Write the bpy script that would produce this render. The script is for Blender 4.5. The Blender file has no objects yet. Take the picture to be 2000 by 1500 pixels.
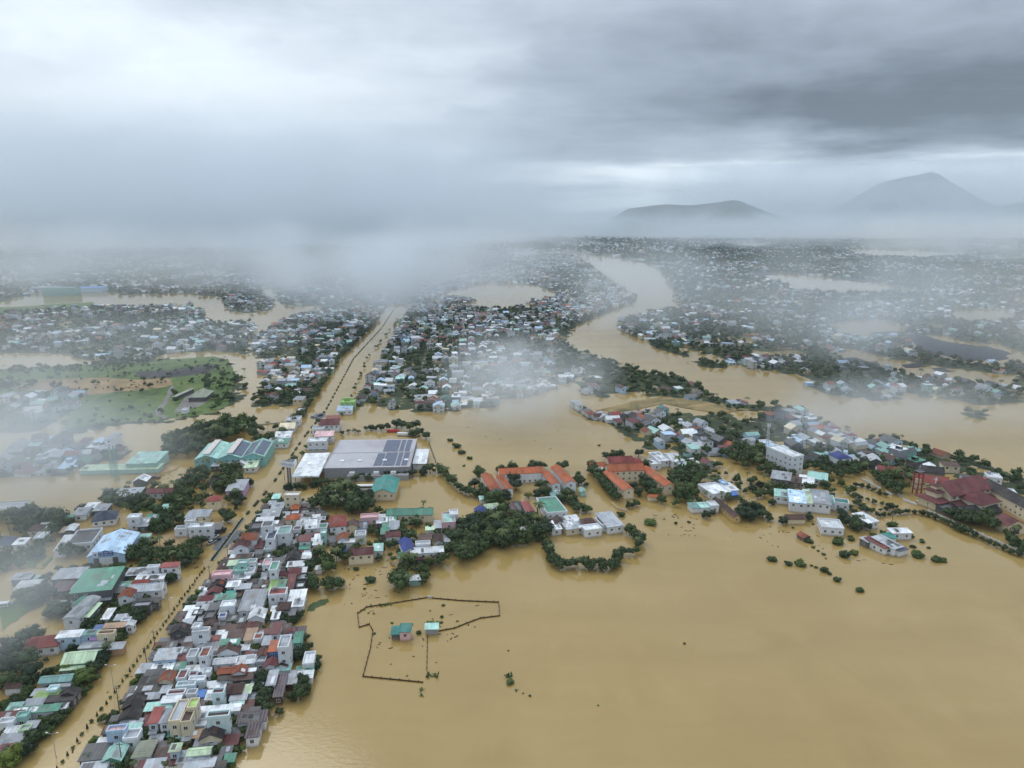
import bpy, bmesh, math, random
import numpy as np
from mathutils import Vector, Matrix

SC = bpy.context.scene
COL = SC.collection
R = math.radians

# ---------------------------------------------------------------- camera
CAM_H, FPX, HORIZON = 150.0, 1376.0, 425.0          # metres, focal length and horizon row in photo pixels (2000 x 1500)
PITCH = math.atan((750.0 - HORIZON) / FPX)
SP, CP = math.sin(PITCH), math.cos(PITCH)
cam_data = bpy.data.cameras.new('camera')
cam = bpy.data.objects.new('camera', cam_data)
COL.objects.link(cam)
cam.location = (0, 0, CAM_H)
cam.rotation_euler = (math.pi / 2 - PITCH, 0, 0)
cam_data.sensor_width = 36.0
cam_data.lens = 36.0 * FPX / 2000.0
cam_data.clip_start = 1.0
cam_data.clip_end = 60000.0
SC.camera = cam

def at(u, v, z=0.0):
    """photo pixel -> point on the horizontal plane at height z"""
    xc, yc = (u - 1000.0) / FPX, (750.0 - v) / FPX
    t = (CAM_H - z) / max(1e-4, SP - yc * CP)
    return xc * t, (CP + yc * SP) * t

def px_per_m(x, y, z=0.0):
    return FPX / (y * CP + (CAM_H - z) * SP)

# ---------------------------------------------------------------- node helper
class E:
    """wraps a shader socket so that arithmetic builds Math nodes"""
    def __init__(self, nt, s): self.nt, self.s = nt, s
    def _m(self, op, *a, clamp=False):
        n = self.nt.nodes.new('ShaderNodeMath'); n.operation = op; n.use_clamp = clamp
        for i, v in enumerate((self,) + a):
            if isinstance(v, E): self.nt.links.new(v.s, n.inputs[i])
            else: n.inputs[i].default_value = v
        return E(self.nt, n.outputs[0])
    def __add__(self, o): return self._m('ADD', o)
    __radd__ = __add__
    def __sub__(self, o): return self._m('SUBTRACT', o)
    def __rsub__(self, o): return (self * -1.0) + o
    def __mul__(self, o): return self._m('MULTIPLY', o)
    __rmul__ = __mul__
    def __truediv__(self, o): return self._m('DIVIDE', o)
    def clamp(self): return self._m('ADD', 0.0, clamp=True)
    def smooth(self, a, b):
        n = self.nt.nodes.new('ShaderNodeMapRange'); n.interpolation_type = 'SMOOTHSTEP'
        self.nt.links.new(self.s, n.inputs[0]); n.inputs[1].default_value = a; n.inputs[2].default_value = b
        return E(self.nt, n.outputs[0])
    def lin(self, a, b, c=0.0, d=1.0):
        n = self.nt.nodes.new('ShaderNodeMapRange')
        self.nt.links.new(self.s, n.inputs[0])
        for i, v in enumerate((a, b, c, d)): n.inputs[1 + i].default_value = v
        return E(self.nt, n.outputs[0])

def noise(nt, vec, scale, detail=3, rough=0.5, out=0, dist=0.0):
    n = nt.nodes.new('ShaderNodeTexNoise')
    n.inputs['Scale'].default_value = scale; n.inputs['Detail'].default_value = detail
    n.inputs['Roughness'].default_value = rough; n.inputs['Distortion'].default_value = dist
    if vec is not None: nt.links.new(vec, n.inputs['Vector'])
    return E(nt, n.outputs[out])

def sep(nt, vec):
    n = nt.nodes.new('ShaderNodeSeparateXYZ'); nt.links.new(vec, n.inputs[0])
    return [E(nt, o) for o in n.outputs]

def comb(nt, *a):
    n = nt.nodes.new('ShaderNodeCombineXYZ')
    for i, v in enumerate(a):
        if isinstance(v, E): nt.links.new(v.s, n.inputs[i])
        else: n.inputs[i].default_value = v
    return n.outputs[0]

def ramp(nt, fac, stops):
    n = nt.nodes.new('ShaderNodeValToRGB')
    nt.links.new(fac.s, n.inputs[0])
    cr = n.color_ramp
    while len(cr.elements) < len(stops): cr.elements.new(0.5)
    for e, (p, c) in zip(cr.elements, stops):
        e.position = p; e.color = (*c, 1.0)
    return n.outputs[0]

def mixc(nt, fac, a, b, mode='MIX'):
    n = nt.nodes.new('ShaderNodeMix'); n.data_type = 'RGBA'; n.blend_type = mode
    for i, v in ((0, fac), (6, a), (7, b)):
        if isinstance(v, E): nt.links.new(v.s, n.inputs[i])
        elif isinstance(v, bpy.types.NodeSocket): nt.links.new(v, n.inputs[i])
        elif isinstance(v, (tuple, list)): n.inputs[i].default_value = (*v, 1.0)
        else: n.inputs[i].default_value = v
    return n.outputs[2]

# ---------------------------------------------------------------- sky: overcast cloud deck over a Nishita sky
SUN_EL, SUN_AZ = R(52), R(-35)                       # azimuth measured from +Y (ahead) towards +X
world = bpy.data.worlds.new('World'); SC.world = world
world.use_nodes = True
wt = world.node_tree
wt.nodes.clear()
wout = wt.nodes.new('ShaderNodeOutputWorld')
bg = wt.nodes.new('ShaderNodeBackground')
wt.links.new(bg.outputs[0], wout.inputs[0])
tc = wt.nodes.new('ShaderNodeTexCoord')
dx, dy, dz = sep(wt, tc.outputs['Generated'])
az = dx._m('ARCTAN2', dy) * (180 / math.pi)
el = dz._m('ARCSINE') * (180 / math.pi)

def azel(u, v):
    xc, yc = (u - 1000.0) / FPX, (750.0 - v) / FPX
    d = Vector((xc, CP + yc * SP, -SP + yc * CP)).normalized()
    return math.degrees(math.atan2(d.x, d.y)), math.degrees(math.asin(d.z))

# cloud-deck coordinates: the direction met with a flat layer overhead
hk = dz._m('MAXIMUM', 0.0) + 0.10
deck = comb(wt, dx / hk, dy / hk, 0.0)
warp = noise(wt, deck, 0.55, 5, 0.55, out=1)
wr, wg, wb = sep(wt, warp.s)
az_w = az + (wr - 0.5) * 26.0
el_w = el + (wg - 0.5) * 9.0
fine = noise(wt, comb(wt, dx / hk * 0.8, dy / hk * 1.5, 3.0), 1.6, 6, 0.56)
soft = noise(wt, comb(wt, az / 16.0, el / 5.0, 1.7), 1.0, 4, 0.5)

def blob(u, v, ru, rv, rot, amp):
    """soft patch of lighter or darker cloud around a direction (radii in photo pixels)"""
    a0, e0 = azel(u, v)
    k = 57.3 / FPX
    ra, re, c, s = ru * k, rv * k, math.cos(R(rot)), math.sin(R(rot))
    da, de = az_w - a0, el_w - e0
    p = (da * c + de * s) / ra
    q = (de * c - da * s) / re
    g = (p * p + q * q) * -1.0
    return g._m('EXPONENT') * amp

bill = noise(wt, comb(wt, az_w / 8.5, el_w / 3.6, 6.3), 1.0, 6, 0.52)
B = (fine - 0.5) * 0.22 + (soft - 0.5) * 0.26 + (bill - 0.5) * 0.44 + 0.63
for b in [(60, 70, 380, 180, 0, 0.40), (720, 150, 360, 170, 10, 0.32), (560, 10, 380, 40, 0, -0.10),
          (330, 260, 500, 150, 0, 0.12), (1500, 215, 540, 85, -2, -0.30), (1950, 200, 300, 90, 0, -0.20),
          (1450, 60, 600, 90, 0, -0.14), (1250, 290, 260, 40, 0, -0.10), (1250, 366, 340, 36, 0, 0.46), (1800, 335, 480, 52, -2, 0.75),
          (950, 410, 300, 60, 0, -0.08)]:
    B = B + blob(*b)
zen = el.smooth(16.0, 50.0)                          # the deck is thinner and brighter overhead
B = B._m('MAXIMUM', 0.19) + zen * 0.55
tint = ramp(wt, B.clamp(), [(0.0, (0.74, 0.90, 1.16)), (0.45, (0.79, 0.93, 1.12)), (0.8, (0.84, 0.95, 1.08)), (1.0, (0.88, 0.97, 1.06))])
bc = wt.nodes.new('ShaderNodeVectorMath'); bc.operation = 'SCALE'
wt.links.new(tint, bc.inputs[0]); wt.links.new((B * 10.0).s, bc.inputs['Scale'])
skyt = wt.nodes.new('ShaderNodeTexSky'); skyt.sky_type = 'NISHITA'; skyt.sun_disc = False
skyt.sun_elevation = SUN_EL; skyt.sun_rotation = SUN_AZ
cloudy = mixc(wt, 0.94, skyt.outputs[0], bc.outputs[0])
wt.links.new(cloudy, bg.inputs[0])
bg.inputs[1].default_value = 0.10

sun_data = bpy.data.lights.new('sun', 'SUN'); sun = bpy.data.objects.new('sun', sun_data); COL.objects.link(sun)
sun_data.energy = 0.9; sun_data.angle = R(35); sun_data.color = (1.0, 0.98, 0.95)
sd = Vector((math.sin(SUN_AZ) * math.cos(SUN_EL), math.cos(SUN_AZ) * math.cos(SUN_EL), math.sin(SUN_EL)))
sun.rotation_euler = sd.to_track_quat('Z', 'Y').to_euler()

SC.view_settings.view_transform = 'Standard'
SC.view_settings.look = 'None'
SC.view_settings.exposure = 0.0
SC.view_settings.gamma = 1.0
cy = SC.cycles
cy.max_bounces = 5; cy.diffuse_bounces = 2; cy.glossy_bounces = 2; cy.transmission_bounces = 2
cy.volume_bounces = 4; cy.transparent_max_bounces = 32
cy.volume_step_rate = 1.0; cy.volume_max_steps = 256
cy.use_denoising = True; cy.denoiser = 'OPENIMAGEDENOISE'
cy.use_adaptive_sampling = True; cy.adaptive_threshold = 0.02
cy.caustics_reflective = False; cy.caustics_refractive = False

# ---------------------------------------------------------------- object helpers
def tag(o, label=None, cat=None, group=None, kind=None):
    if label: o['label'] = label
    if cat: o['category'] = cat
    if group: o['group'] = group
    if kind: o['kind'] = kind
    return o

def link(name, me, mat=None, parent=None, loc=(0, 0, 0), rz=0.0):
    if mat is not None and not me.materials:
        for m in (mat if isinstance(mat, (list, tuple)) else [mat]): me.materials.append(m)
    o = bpy.data.objects.new(name, me); COL.objects.link(o)
    o.location = loc; o.rotation_euler = (0, 0, rz)
    if parent is not None: o.parent = parent
    return o

def empty(name, loc=(0, 0, 0), rz=0.0):
    o = bpy.data.objects.new(name, None); COL.objects.link(o)
    o.location = loc; o.rotation_euler = (0, 0, rz); o.empty_display_size = 1.0
    return o

def mat_new(name):
    m = bpy.data.materials.new(name); m.use_nodes = True
    nt = m.node_tree
    return m, nt, nt.nodes['Principled BSDF']
# ---------------------------------------------------------------- flood water (one sheet to the horizon)
m_water, nt, bs = mat_new('muddy_water')
geo = nt.nodes.new('ShaderNodeNewGeometry')
px, py, pz = sep(nt, geo.outputs['Position'])
big = noise(nt, comb(nt, px * 0.004, py * 0.0016, 0.0), 1.0, 4, 0.55, dist=0.6)
mid = noise(nt, comb(nt, px * 0.03, py * 0.012, 4.0), 1.0, 5, 0.6, dist=1.0)
silt = noise(nt, comb(nt, px * 0.010 + (big - 0.5) * 3.0, py * 0.05 + (mid - 0.5) * 1.5, 9.0), 1.0, 5, 0.62)
f = big * 0.45 + mid * 0.25 + silt * 0.30
base = ramp(nt, f.lin(0.29, 0.71), [(0.0, (0.285, 0.195, 0.063)), (0.4, (0.345, 0.240, 0.084)), (0.65, (0.385, 0.272, 0.104)), (1.0, (0.430, 0.312, 0.132))])
nt.links.new(base, bs.inputs['Base Color'])
bs.inputs['Roughness'].default_value = 0.10
bs.inputs['Specular IOR Level'].default_value = 0.55
rip = noise(nt, comb(nt, px * 0.5, py * 0.8, 0.0), 1.0, 3, 0.6)
bmp = nt.nodes.new('ShaderNodeBump'); bmp.inputs['Strength'].default_value = 0.10; bmp.inputs['Distance'].default_value = 0.25
nt.links.new(rip.s, bmp.inputs['Height']); nt.links.new(bmp.outputs[0], bs.inputs['Normal'])

me = bpy.data.meshes.new('flood_water')
S = 32000.0
me.from_pydata([(-S, -400, 0), (S, -400, 0), (S, S, 0), (-S, S, 0)], [], [(0, 1, 2, 3)])
tag(link('flood_water', me, m_water), 'muddy brown flood water spread over the whole plain', 'water', kind='structure')
# ---------------------------------------------------------------- colours and materials
PAL = {  # code: (base colour, word)
 'w': ((.71,.745,.785),'white'), 'g': ((.35,.38,.42),'grey'), 'd': ((.115,.118,.125),'weathered grey'), 'k': ((.030,.027,.028),'black'),
 'b': ((.085,.047,.040),'brown'), 'm': ((.135,.042,.045),'maroon'), 'r': ((.25,.055,.050),'red'), 'R': ((.23,.070,.038),'rust brown'),
 'o': ((.38,.105,.045),'orange'), 't': ((.34,.58,.53),'mint'), 'G': ((.085,.245,.18),'green'), 'L': ((.46,.60,.42),'pale green'),
 'l': ((.44,.60,.78),'light blue'), 'B': ((.07,.19,.52),'blue'), 'N': ((.03,.05,.20),'navy'), 'p': ((.68,.44,.47),'pink'),
 'c': ((.68,.60,.44),'cream'), 'y': ((.60,.40,.13),'ochre'), 'u': ((.52,.35,.62),'purple'), 'n': ((.42,.28,.19),'tan'),
 'a': ((.24,.26,.21),'olive grey'), 'z': ((.075,.095,.14),'slate blue'), 'S': ((.105,.080,.095),'striped plum'), 'i': ((.60,.75,.78),'ice blue'),
 'e': ((.28,.46,.15),'lime'), 'T': ((.04,.22,.20),'dark teal'), 'q': ((.22,.40,.38),'teal'),
}
MATS = {}
def m_roof(code, tiled=False):
    key = ('roof', code, tiled)
    if key in MATS: return MATS[key]
    m, nt, bs = mat_new('%s_roof_%s' % (PAL[code][1].replace(' ', '_'), 'tile' if tiled else 'sheet'))
    tcx = nt.nodes.new('ShaderNodeTexCoord'); oi = nt.nodes.new('ShaderNodeObjectInfo')
    x, y, z = sep(nt, tcx.outputs['Object'])
    rnd = E(nt, oi.outputs['Random'])
    off = rnd * 100.0
    blot = noise(nt, comb(nt, x * 0.22 + off, y * 0.22, z * 0.2), 1.0, 4, 0.6)
    streak = noise(nt, comb(nt, x * 1.6 + off, y * 0.18, 0.0), 1.0, 3, 0.6)
    panel = noise(nt, comb(nt, (x * 0.45 + off)._m('FLOOR'), (y * 0.16)._m('FLOOR'), off), 3.7, 0, 0.5)
    c = PAL[code][0]
    fac = (blot - 0.5) * 1.1 + (streak - 0.5) * 0.7 + (panel - 0.5) * 0.8 + (rnd - 0.5) * 0.5 + 1.0
    if tiled or code == 'S':
        row = (x * (6.28 * 1.1) if code == 'S' else y * (6.28 * 1.6))._m('SINE') * (0.45 if code == 'S' else 0.14)
    else:
        row = (x * (6.28 * 0.8))._m('SINE') * 0.05
    fac = (fac + row)._m('MAXIMUM', 0.35)
    v = nt.nodes.new('ShaderNodeVectorMath'); v.operation = 'SCALE'; v.inputs[0].default_value = c
    nt.links.new(fac.s, v.inputs['Scale'])
    dirt = blot.smooth(0.48, 0.72) * 0.62
    col = mixc(nt, dirt, v.outputs[0], (0.16, 0.12, 0.09) if max(c) > 0.2 else (0.10, 0.09, 0.075))
    nt.links.new(col, bs.inputs['Base Color'])
    bs.inputs['Roughness'].default_value = 0.55 if not tiled else 0.75
    bs.inputs['Specular IOR Level'].default_value = 0.35
    MATS[key] = m
    return m

def m_wall(code):
    key = ('wall', code)
    if key in MATS: return MATS[key]
    m, nt, bs = mat_new(PAL[code][1].replace(' ', '_') + '_wall')
    geo = nt.nodes.new('ShaderNodeNewGeometry'); oi = nt.nodes.new('ShaderNodeObjectInfo')
    x, y, z = sep(nt, geo.outputs['Position'])
    n = noise(nt, comb(nt, x * 0.9, y * 0.9, z * 0.25), 1.0, 4, 0.65)
    rnd = E(nt, oi.outputs['Random'])
    v = nt.nodes.new('ShaderNodeVectorMath'); v.operation = 'SCALE'; v.inputs[0].default_value = PAL[code][0]
    nt.links.new(((n - 0.5) * 0.5 + (rnd - 0.5) * 0.2 + 0.95).s, v.inputs['Scale'])
    mud = (z * -1.0 + n * 1.4).smooth(-0.5, 0.9)           # tide mark left by the muddy water
    col = mixc(nt, mud * 0.75, v.outputs[0], (0.30, 0.20, 0.09))
    nt.links.new(col, bs.inputs['Base Color']); bs.inputs['Roughness'].default_value = 0.85
    MATS[key] = m
    return m

def m_plain(name, c, rough=0.7, spec=0.4, metal=0.0, var=0.25, scale=0.8):
    key = ('plain', name)
    if key in MATS: return MATS[key]
    m, nt, bs = mat_new(name)
    geo = nt.nodes.new('ShaderNodeNewGeometry')
    n = noise(nt, geo.outputs['Position'], scale, 4, 0.6)
    v = nt.nodes.new('ShaderNodeVectorMath'); v.operation = 'SCALE'; v.inputs[0].default_value = c
    nt.links.new(((n - 0.5) * (2 * var) + 1.0).s, v.inputs['Scale'])
    nt.links.new(v.outputs[0], bs.inputs['Base Color'])
    bs.inputs['Roughness'].default_value = rough; bs.inputs['Specular IOR Level'].default_value = spec; bs.inputs['Metallic'].default_value = metal
    MATS[key] = m
    return m

def m_leaf(name, c, var=0.5):
    key = ('leaf', name)
    if key in MATS: return MATS[key]
    m, nt, bs = mat_new(name)
    geo = nt.nodes.new('ShaderNodeNewGeometry'); oi = nt.nodes.new('ShaderNodeObjectInfo')
    n = noise(nt, geo.outputs['Position'], 0.55, 3, 0.6)
    nb = noise(nt, geo.outputs['Position'], 0.035, 2, 0.5)
    rnd = E(nt, oi.outputs['Random'])
    v = nt.nodes.new('ShaderNodeVectorMath'); v.operation = 'SCALE'
    warm = mixc(nt, (nb - 0.5) * 1.6 + (rnd - 0.5) * 0.9 + 0.5, (c[0] * 0.80, c[1] * 0.88, c[2] * 1.15), (c[0] * 1.35, c[1] * 1.18, c[2] * 0.85))
    nt.links.new(warm, v.inputs[0])
    nt.links.new(((n - 0.5) * (2 * var) + (rnd - 0.5) * 0.5 + 1.0).s, v.inputs['Scale'])
    nt.links.new(v.outputs[0], bs.inputs['Base Color'])
    bs.inputs['Roughness'].default_value = 0.6; bs.inputs['Specular IOR Level'].default_value = 0.25
    MATS[key] = m
    return m

M_GLASS = m_plain('dark_window_glass', (.03, .035, .045), 0.15, 0.6)
M_FRAME = m_plain('window_frame_paint', (.62, .62, .60), 0.6)
M_BARK = m_plain('bark', (.10, .085, .065), 0.9)
M_CONC = m_plain('concrete', (.36, .35, .33), 0.9)
M_DARKC = m_plain('dark_concrete', (.12, .115, .11), 0.9)
M_STEEL = m_plain('galvanised_steel', (.32, .33, .34), 0.5, 0.5)
M_WOOD = m_plain('wet_brown_planks', (.075, .045, .028), 0.85)
M_SOLAR = None

# ---------------------------------------------------------------- mesh builder
class MB:
    def __init__(self): self.v, self.f, self.m = [], [], []
    def quad(self, *pts, m=0):
        i = len(self.v); self.v += [tuple(p) for p in pts]; self.f.append(tuple(range(i, i + len(pts)))); self.m.append(m)
        return self
    def box(self, x0, x1, y0, y1, z0, z1, m=0, top=True, bottom=False):
        a = [(x0,y0,z0),(x1,y0,z0),(x1,y1,z0),(x0,y1,z0),(x0,y0,z1),(x1,y0,z1),(x1,y1,z1),(x0,y1,z1)]
        i = len(self.v); self.v += a
        fs = [(0,1,5,4),(1,2,6,5),(2,3,7,6),(3,0,4,7)] + ([(4,5,6,7)] if top else []) + ([(3,2,1,0)] if bottom else [])
        self.f += [tuple(i + k for k in f) for f in fs]; self.m += [m] * len(fs)
        return self
    def prism(self, poly, z0, z1, m=0):
        n = len(poly); i = len(self.v)
        self.v += [(p[0], p[1], z0) for p in poly] + [(p[0], p[1], z1) for p in poly]
        self.f += [(i + k, i + (k + 1) % n, i + n + (k + 1) % n, i + n + k) for k in range(n)]; self.m += [m] * n
        self.f.append(tuple(i + n + k for k in range(n))); self.m.append(m)
        return self
    def slab(self, a, b, c, d, th=0.14, m=0):
        """thick sheet with the given upper corners"""
        i = len(self.v)
        self.v += [tuple(p) for p in (a, b, c, d)] + [(p[0], p[1], p[2] - th) for p in (a, b, c, d)]
        fs = [(0,1,2,3),(7,6,5,4),(4,5,1,0),(5,6,2,1),(6,7,3,2),(7,4,0,3)]
        self.f += [tuple(i + k for k in f) for f in fs]; self.m += [m] * 6
        return self
    def tube(self, a, b, r0, r1=None, n=6, m=0, cap=True):
        r1 = r0 if r1 is None else r1
        a, b = Vector(a), Vector(b); d = (b - a).normalized()
        s = d.orthogonal().normalized(); t = d.cross(s)
        i = len(self.v)
        for c, r in ((a, r0), (b, r1)):
            for k in range(n):
                q = 2 * math.pi * k / n
                self.v.append(tuple(c + s * (r * math.cos(q)) + t * (r * math.sin(q))))
        self.f += [(i + k, i + (k + 1) % n, i + n + (k + 1) % n, i + n + k) for k in range(n)]; self.m += [m] * n
        if cap: self.f.append(tuple(i + n + k for k in range(n))); self.m.append(m)
        return self
    def mesh(self, name, mats, smooth=False):
        me = bpy.data.meshes.new(name); me.from_pydata(self.v, [], self.f)
        for x in (mats if isinstance(mats, (list, tuple)) else [mats]): me.materials.append(x)
        me.polygons.foreach_set('material_index', self.m)
        if smooth: me.polygons.foreach_set('use_smooth', [True] * len(self.f))
        return me
    def build(self, name, mats, parent=None, loc=(0, 0, 0), rz=0.0):
        return link(name, self.mesh(name, mats), None, parent, loc, rz)

def roof_mesh(rt, W, D, h, ov=0.45, th=0.16, patches=0):
    """roof of type f flat with parapet, s shed, x/y gable with the ridge along x/y, h hip, v vault; returns (MB, gable points)"""
    b = MB(); w, d = W / 2, D / 2; x0, x1, y0, y1 = -w - ov, w + ov, -d - ov, d + ov
    g = []
    if rt == 'f':
        p = min(0.22, W * 0.05)
        b.box(-w - .08, w + .08, -d - .08, d + .08, h - 0.05, h + 0.10)
        for (a0, a1, c0, c1) in ((-w - .12, w + .12, -d - .12, -d + p), (-w - .12, w + .12, d - p, d + .12), (-w - .12, -w + p, -d + p, d - p), (w - p, w + .12, -d + p, d - p)):
            b.box(a0, a1, c0, c1, h - 0.15, h + 0.75, m=1)
    elif rt == 's':
        r = 0.07 * min(D, 14) + 0.12
        b.slab((x0, y0, h + .1), (x1, y0, h + .1), (x1, y1, h + .1 + r), (x0, y1, h + .1 + r), th)
        for k in range(patches):                       # odd sheets laid over the old ones
            pw, pd = min(W * .45, RNG.uniform(.9, 3.2)), min(D * .8, RNG.uniform(1.2, 5.0)); q0 = RNG.uniform(-w, w - pw); e0 = RNG.uniform(-d, d - pd)
            zf = lambda yy: h + .1 + r * (yy - y0) / (y1 - y0) + .03
            b.slab((q0, e0, zf(e0)), (q0 + pw, e0, zf(e0)), (q0 + pw, e0 + pd, zf(e0 + pd)), (q0, e0 + pd, zf(e0 + pd)), .02, m=2)
        g = [((-w, d, h), (w, d, h), (w, d, h + r), (-w, d, h + r)), ((w, -d, h), (w, d, h), (w, d, h + r)), ((-w, d, h), (-w, -d, h), (-w, d, h + r))]
    elif rt == 'y':
        r = 0.29 * W * min(1.0, 9.0 / W)
        b.slab((x0, y0, h), (0, y0, h + r), (0, y1, h + r), (x0, y1, h), th); b.slab((0, y0, h + r), (x1, y0, h), (x1, y1, h), (0, y1, h + r), th)
        for k in range(patches):
            pw, pd = w * RNG.uniform(.25, .6), min(D * .8, RNG.uniform(1.0, 4.0)); q0 = RNG.uniform(.05, .38) * w; e0 = RNG.uniform(-d, d - pd); sg = -1 if k % 2 else 1
            zf = lambda xx: h + r * (1 - xx / x1) + .03
            p = [(sg * q0, e0, zf(q0)), (sg * (q0 + pw), e0, zf(q0 + pw)), (sg * (q0 + pw), e0 + pd, zf(q0 + pw)), (sg * q0, e0 + pd, zf(q0))]
            b.slab(*(p if sg > 0 else p[::-1]), th=.02, m=2)
        b.slab((-.18, y0 - .02, h + r + .05), (.18, y0 - .02, h + r + .05), (.18, y1 + .02, h + r + .05), (-.18, y1 + .02, h + r + .05), .1)
        rr = r - 0.12
        g = [((-w, -d, h - .1), (w, -d, h - .1), (0, -d, h + rr)), ((w, d, h - .1), (-w, d, h - .1), (0, d, h + rr))]
    elif rt == 'x':
        r = 0.29 * D * min(1.0, 9.0 / D)
        b.slab((x0, y0, h), (x1, y0, h), (x1, 0, h + r), (x0, 0, h + r), th); b.slab((x0, 0, h + r), (x1, 0, h + r), (x1, y1, h), (x0, y1, h), th)
        b.slab((x0 - .02, -.18, h + r + .05), (x1 + .02, -.18, h + r + .05), (x1 + .02, .18, h + r + .05), (x0 - .02, .18, h + r + .05), .1)
        rr = r - 0.12
        g = [((w, -d, h - .1), (w, d, h - .1), (w, 0, h + rr)), ((-w, d, h - .1), (-w, -d, h - .1), (-w, 0, h + rr))]
    elif rt == 'h':
        r = 0.30 * min(W, D)
        if W >= D: p, q = (x0 + (y1 - y0) * .45, 0, h + r), (x1 - (y1 - y0) * .45, 0, h + r)
        else: p, q = (0, y0 + (x1 - x0) * .45, h + r), (0, y1 - (x1 - x0) * .45, h + r)
        A, B_, C, D_ = (x0, y0, h), (x1, y0, h), (x1, y1, h), (x0, y1, h)
        if W >= D:
            b.quad(A, B_, q, p); b.quad(B_, C, q); b.quad(C, D_, p, q); b.quad(D_, A, p)
        else:
            b.quad(A, B_, p); b.quad(B_, C, q, p); b.quad(C, D_, q); b.quad(D_, A, p, q)
        b.box(x0, x1, y0, y1, h - 0.18, h - 0.003, top=False, bottom=True)
    elif rt == 'v':
        r = 0.16 * W; n = 8
        pts = [(x0 + (x1 - x0) * k / n, h + r * math.sin(math.pi * k / n)) for k in range(n + 1)]
        for k in range(n):
            (a, za), (c, zc) = pts[k], pts[k + 1]
            b.slab((a, y0, za), (c, y0, zc), (c, y1, zc), (a, y1, za), th)
        front = [(max(-w, min(w, a)), -d, za - .12) for a, za in pts]
        g = [tuple(front), tuple((p[0], d, p[2]) for p in reversed(front))]
    return b, g

WIN = {}
def window_mesh(w, h):
    key = (round(w, 1), round(h, 1))
    if key not in WIN:
        b = MB(); w, h = key
        for x0, x1, z0, z1 in ((-w/2, w/2, 0, .1), (-w/2, w/2, h-.1, h), (-w/2, -w/2+.1, .1, h-.1), (w/2-.1, w/2, .1, h-.1), (-.04, .04, .1, h-.1)):
            b.box(x0, x1, -.10, 0, z0, z1, bottom=True)
        b.quad((-w/2+.1, -.05, .1), (-.04, -.05, .1), (-.04, -.05, h-.1), (-w/2+.1, -.05, h-.1), m=1)
        b.quad((.04, -.05, .1), (w/2-.1, -.05, .1), (w/2-.1, -.05, h-.1), (.04, -.05, h-.1), m=1)
        WIN[key] = b.mesh('window', [M_FRAME, M_GLASS])
    return WIN[key]

def add_window(root, x, y, z, rz, w=1.2, h=1.3):
    base = root.name.split('.')[0]
    if base in ('house', 'tin_shed'): return link('window', window_mesh(w, h), None, root, (x, y, z), rz)
    f, p = split_window(w, h)
    o = link('window', f, None, root, (x, y, z), rz); link('pane', p, None, o)
    return o
SPLIT = {}
def split_window(w, h):
    key = (round(w, 1), round(h, 1))
    if key not in SPLIT:
        b, g = MB(), MB(); w, h = key
        for x0, x1, z0, z1 in ((-w/2, w/2, 0, .1), (-w/2, w/2, h-.1, h), (-w/2, -w/2+.1, .1, h-.1), (w/2-.1, w/2, .1, h-.1), (-.04, .04, .1, h-.1)): b.box(x0, x1, -.10, 0, z0, z1, bottom=True)
        g.box(-w/2+.1, -.04, -.05, -.01, .1, h-.1).box(.04, w/2-.1, -.05, -.01, .1, h-.1)
        SPLIT[key] = (b.mesh('window', M_FRAME), g.mesh('pane', M_GLASS))
    return SPLIT[key]

def windows_on(root, W, D, h, sides, cap=8, base=0.0, arch=False, z_first=1.1):
    n_st = max(1, int((h - base + 0.6) // 3.3))
    made = 0
    for s in sides:
        L = W if s in 'fb' else D
        n = max(1, int(L / 3.2))
        for st in range(n_st):
            z = h - 3.2 * (n_st - st) + 1.0
            if z < 0.25: continue
            for k in range(n):
                if made >= cap: return
                q = -L / 2 + L * (k + 0.5) / n
                if s == 'f': add_window(root, q, -D / 2 - .002, z, 0)
                elif s == 'b': add_window(root, q, D / 2 + .002, z, math.pi)
                elif s == 'r': add_window(root, W / 2 + .002, q, z, math.pi / 2)
                else: add_window(root, -W / 2 - .002, q, z, -math.pi / 2)
                made += 1

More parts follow.
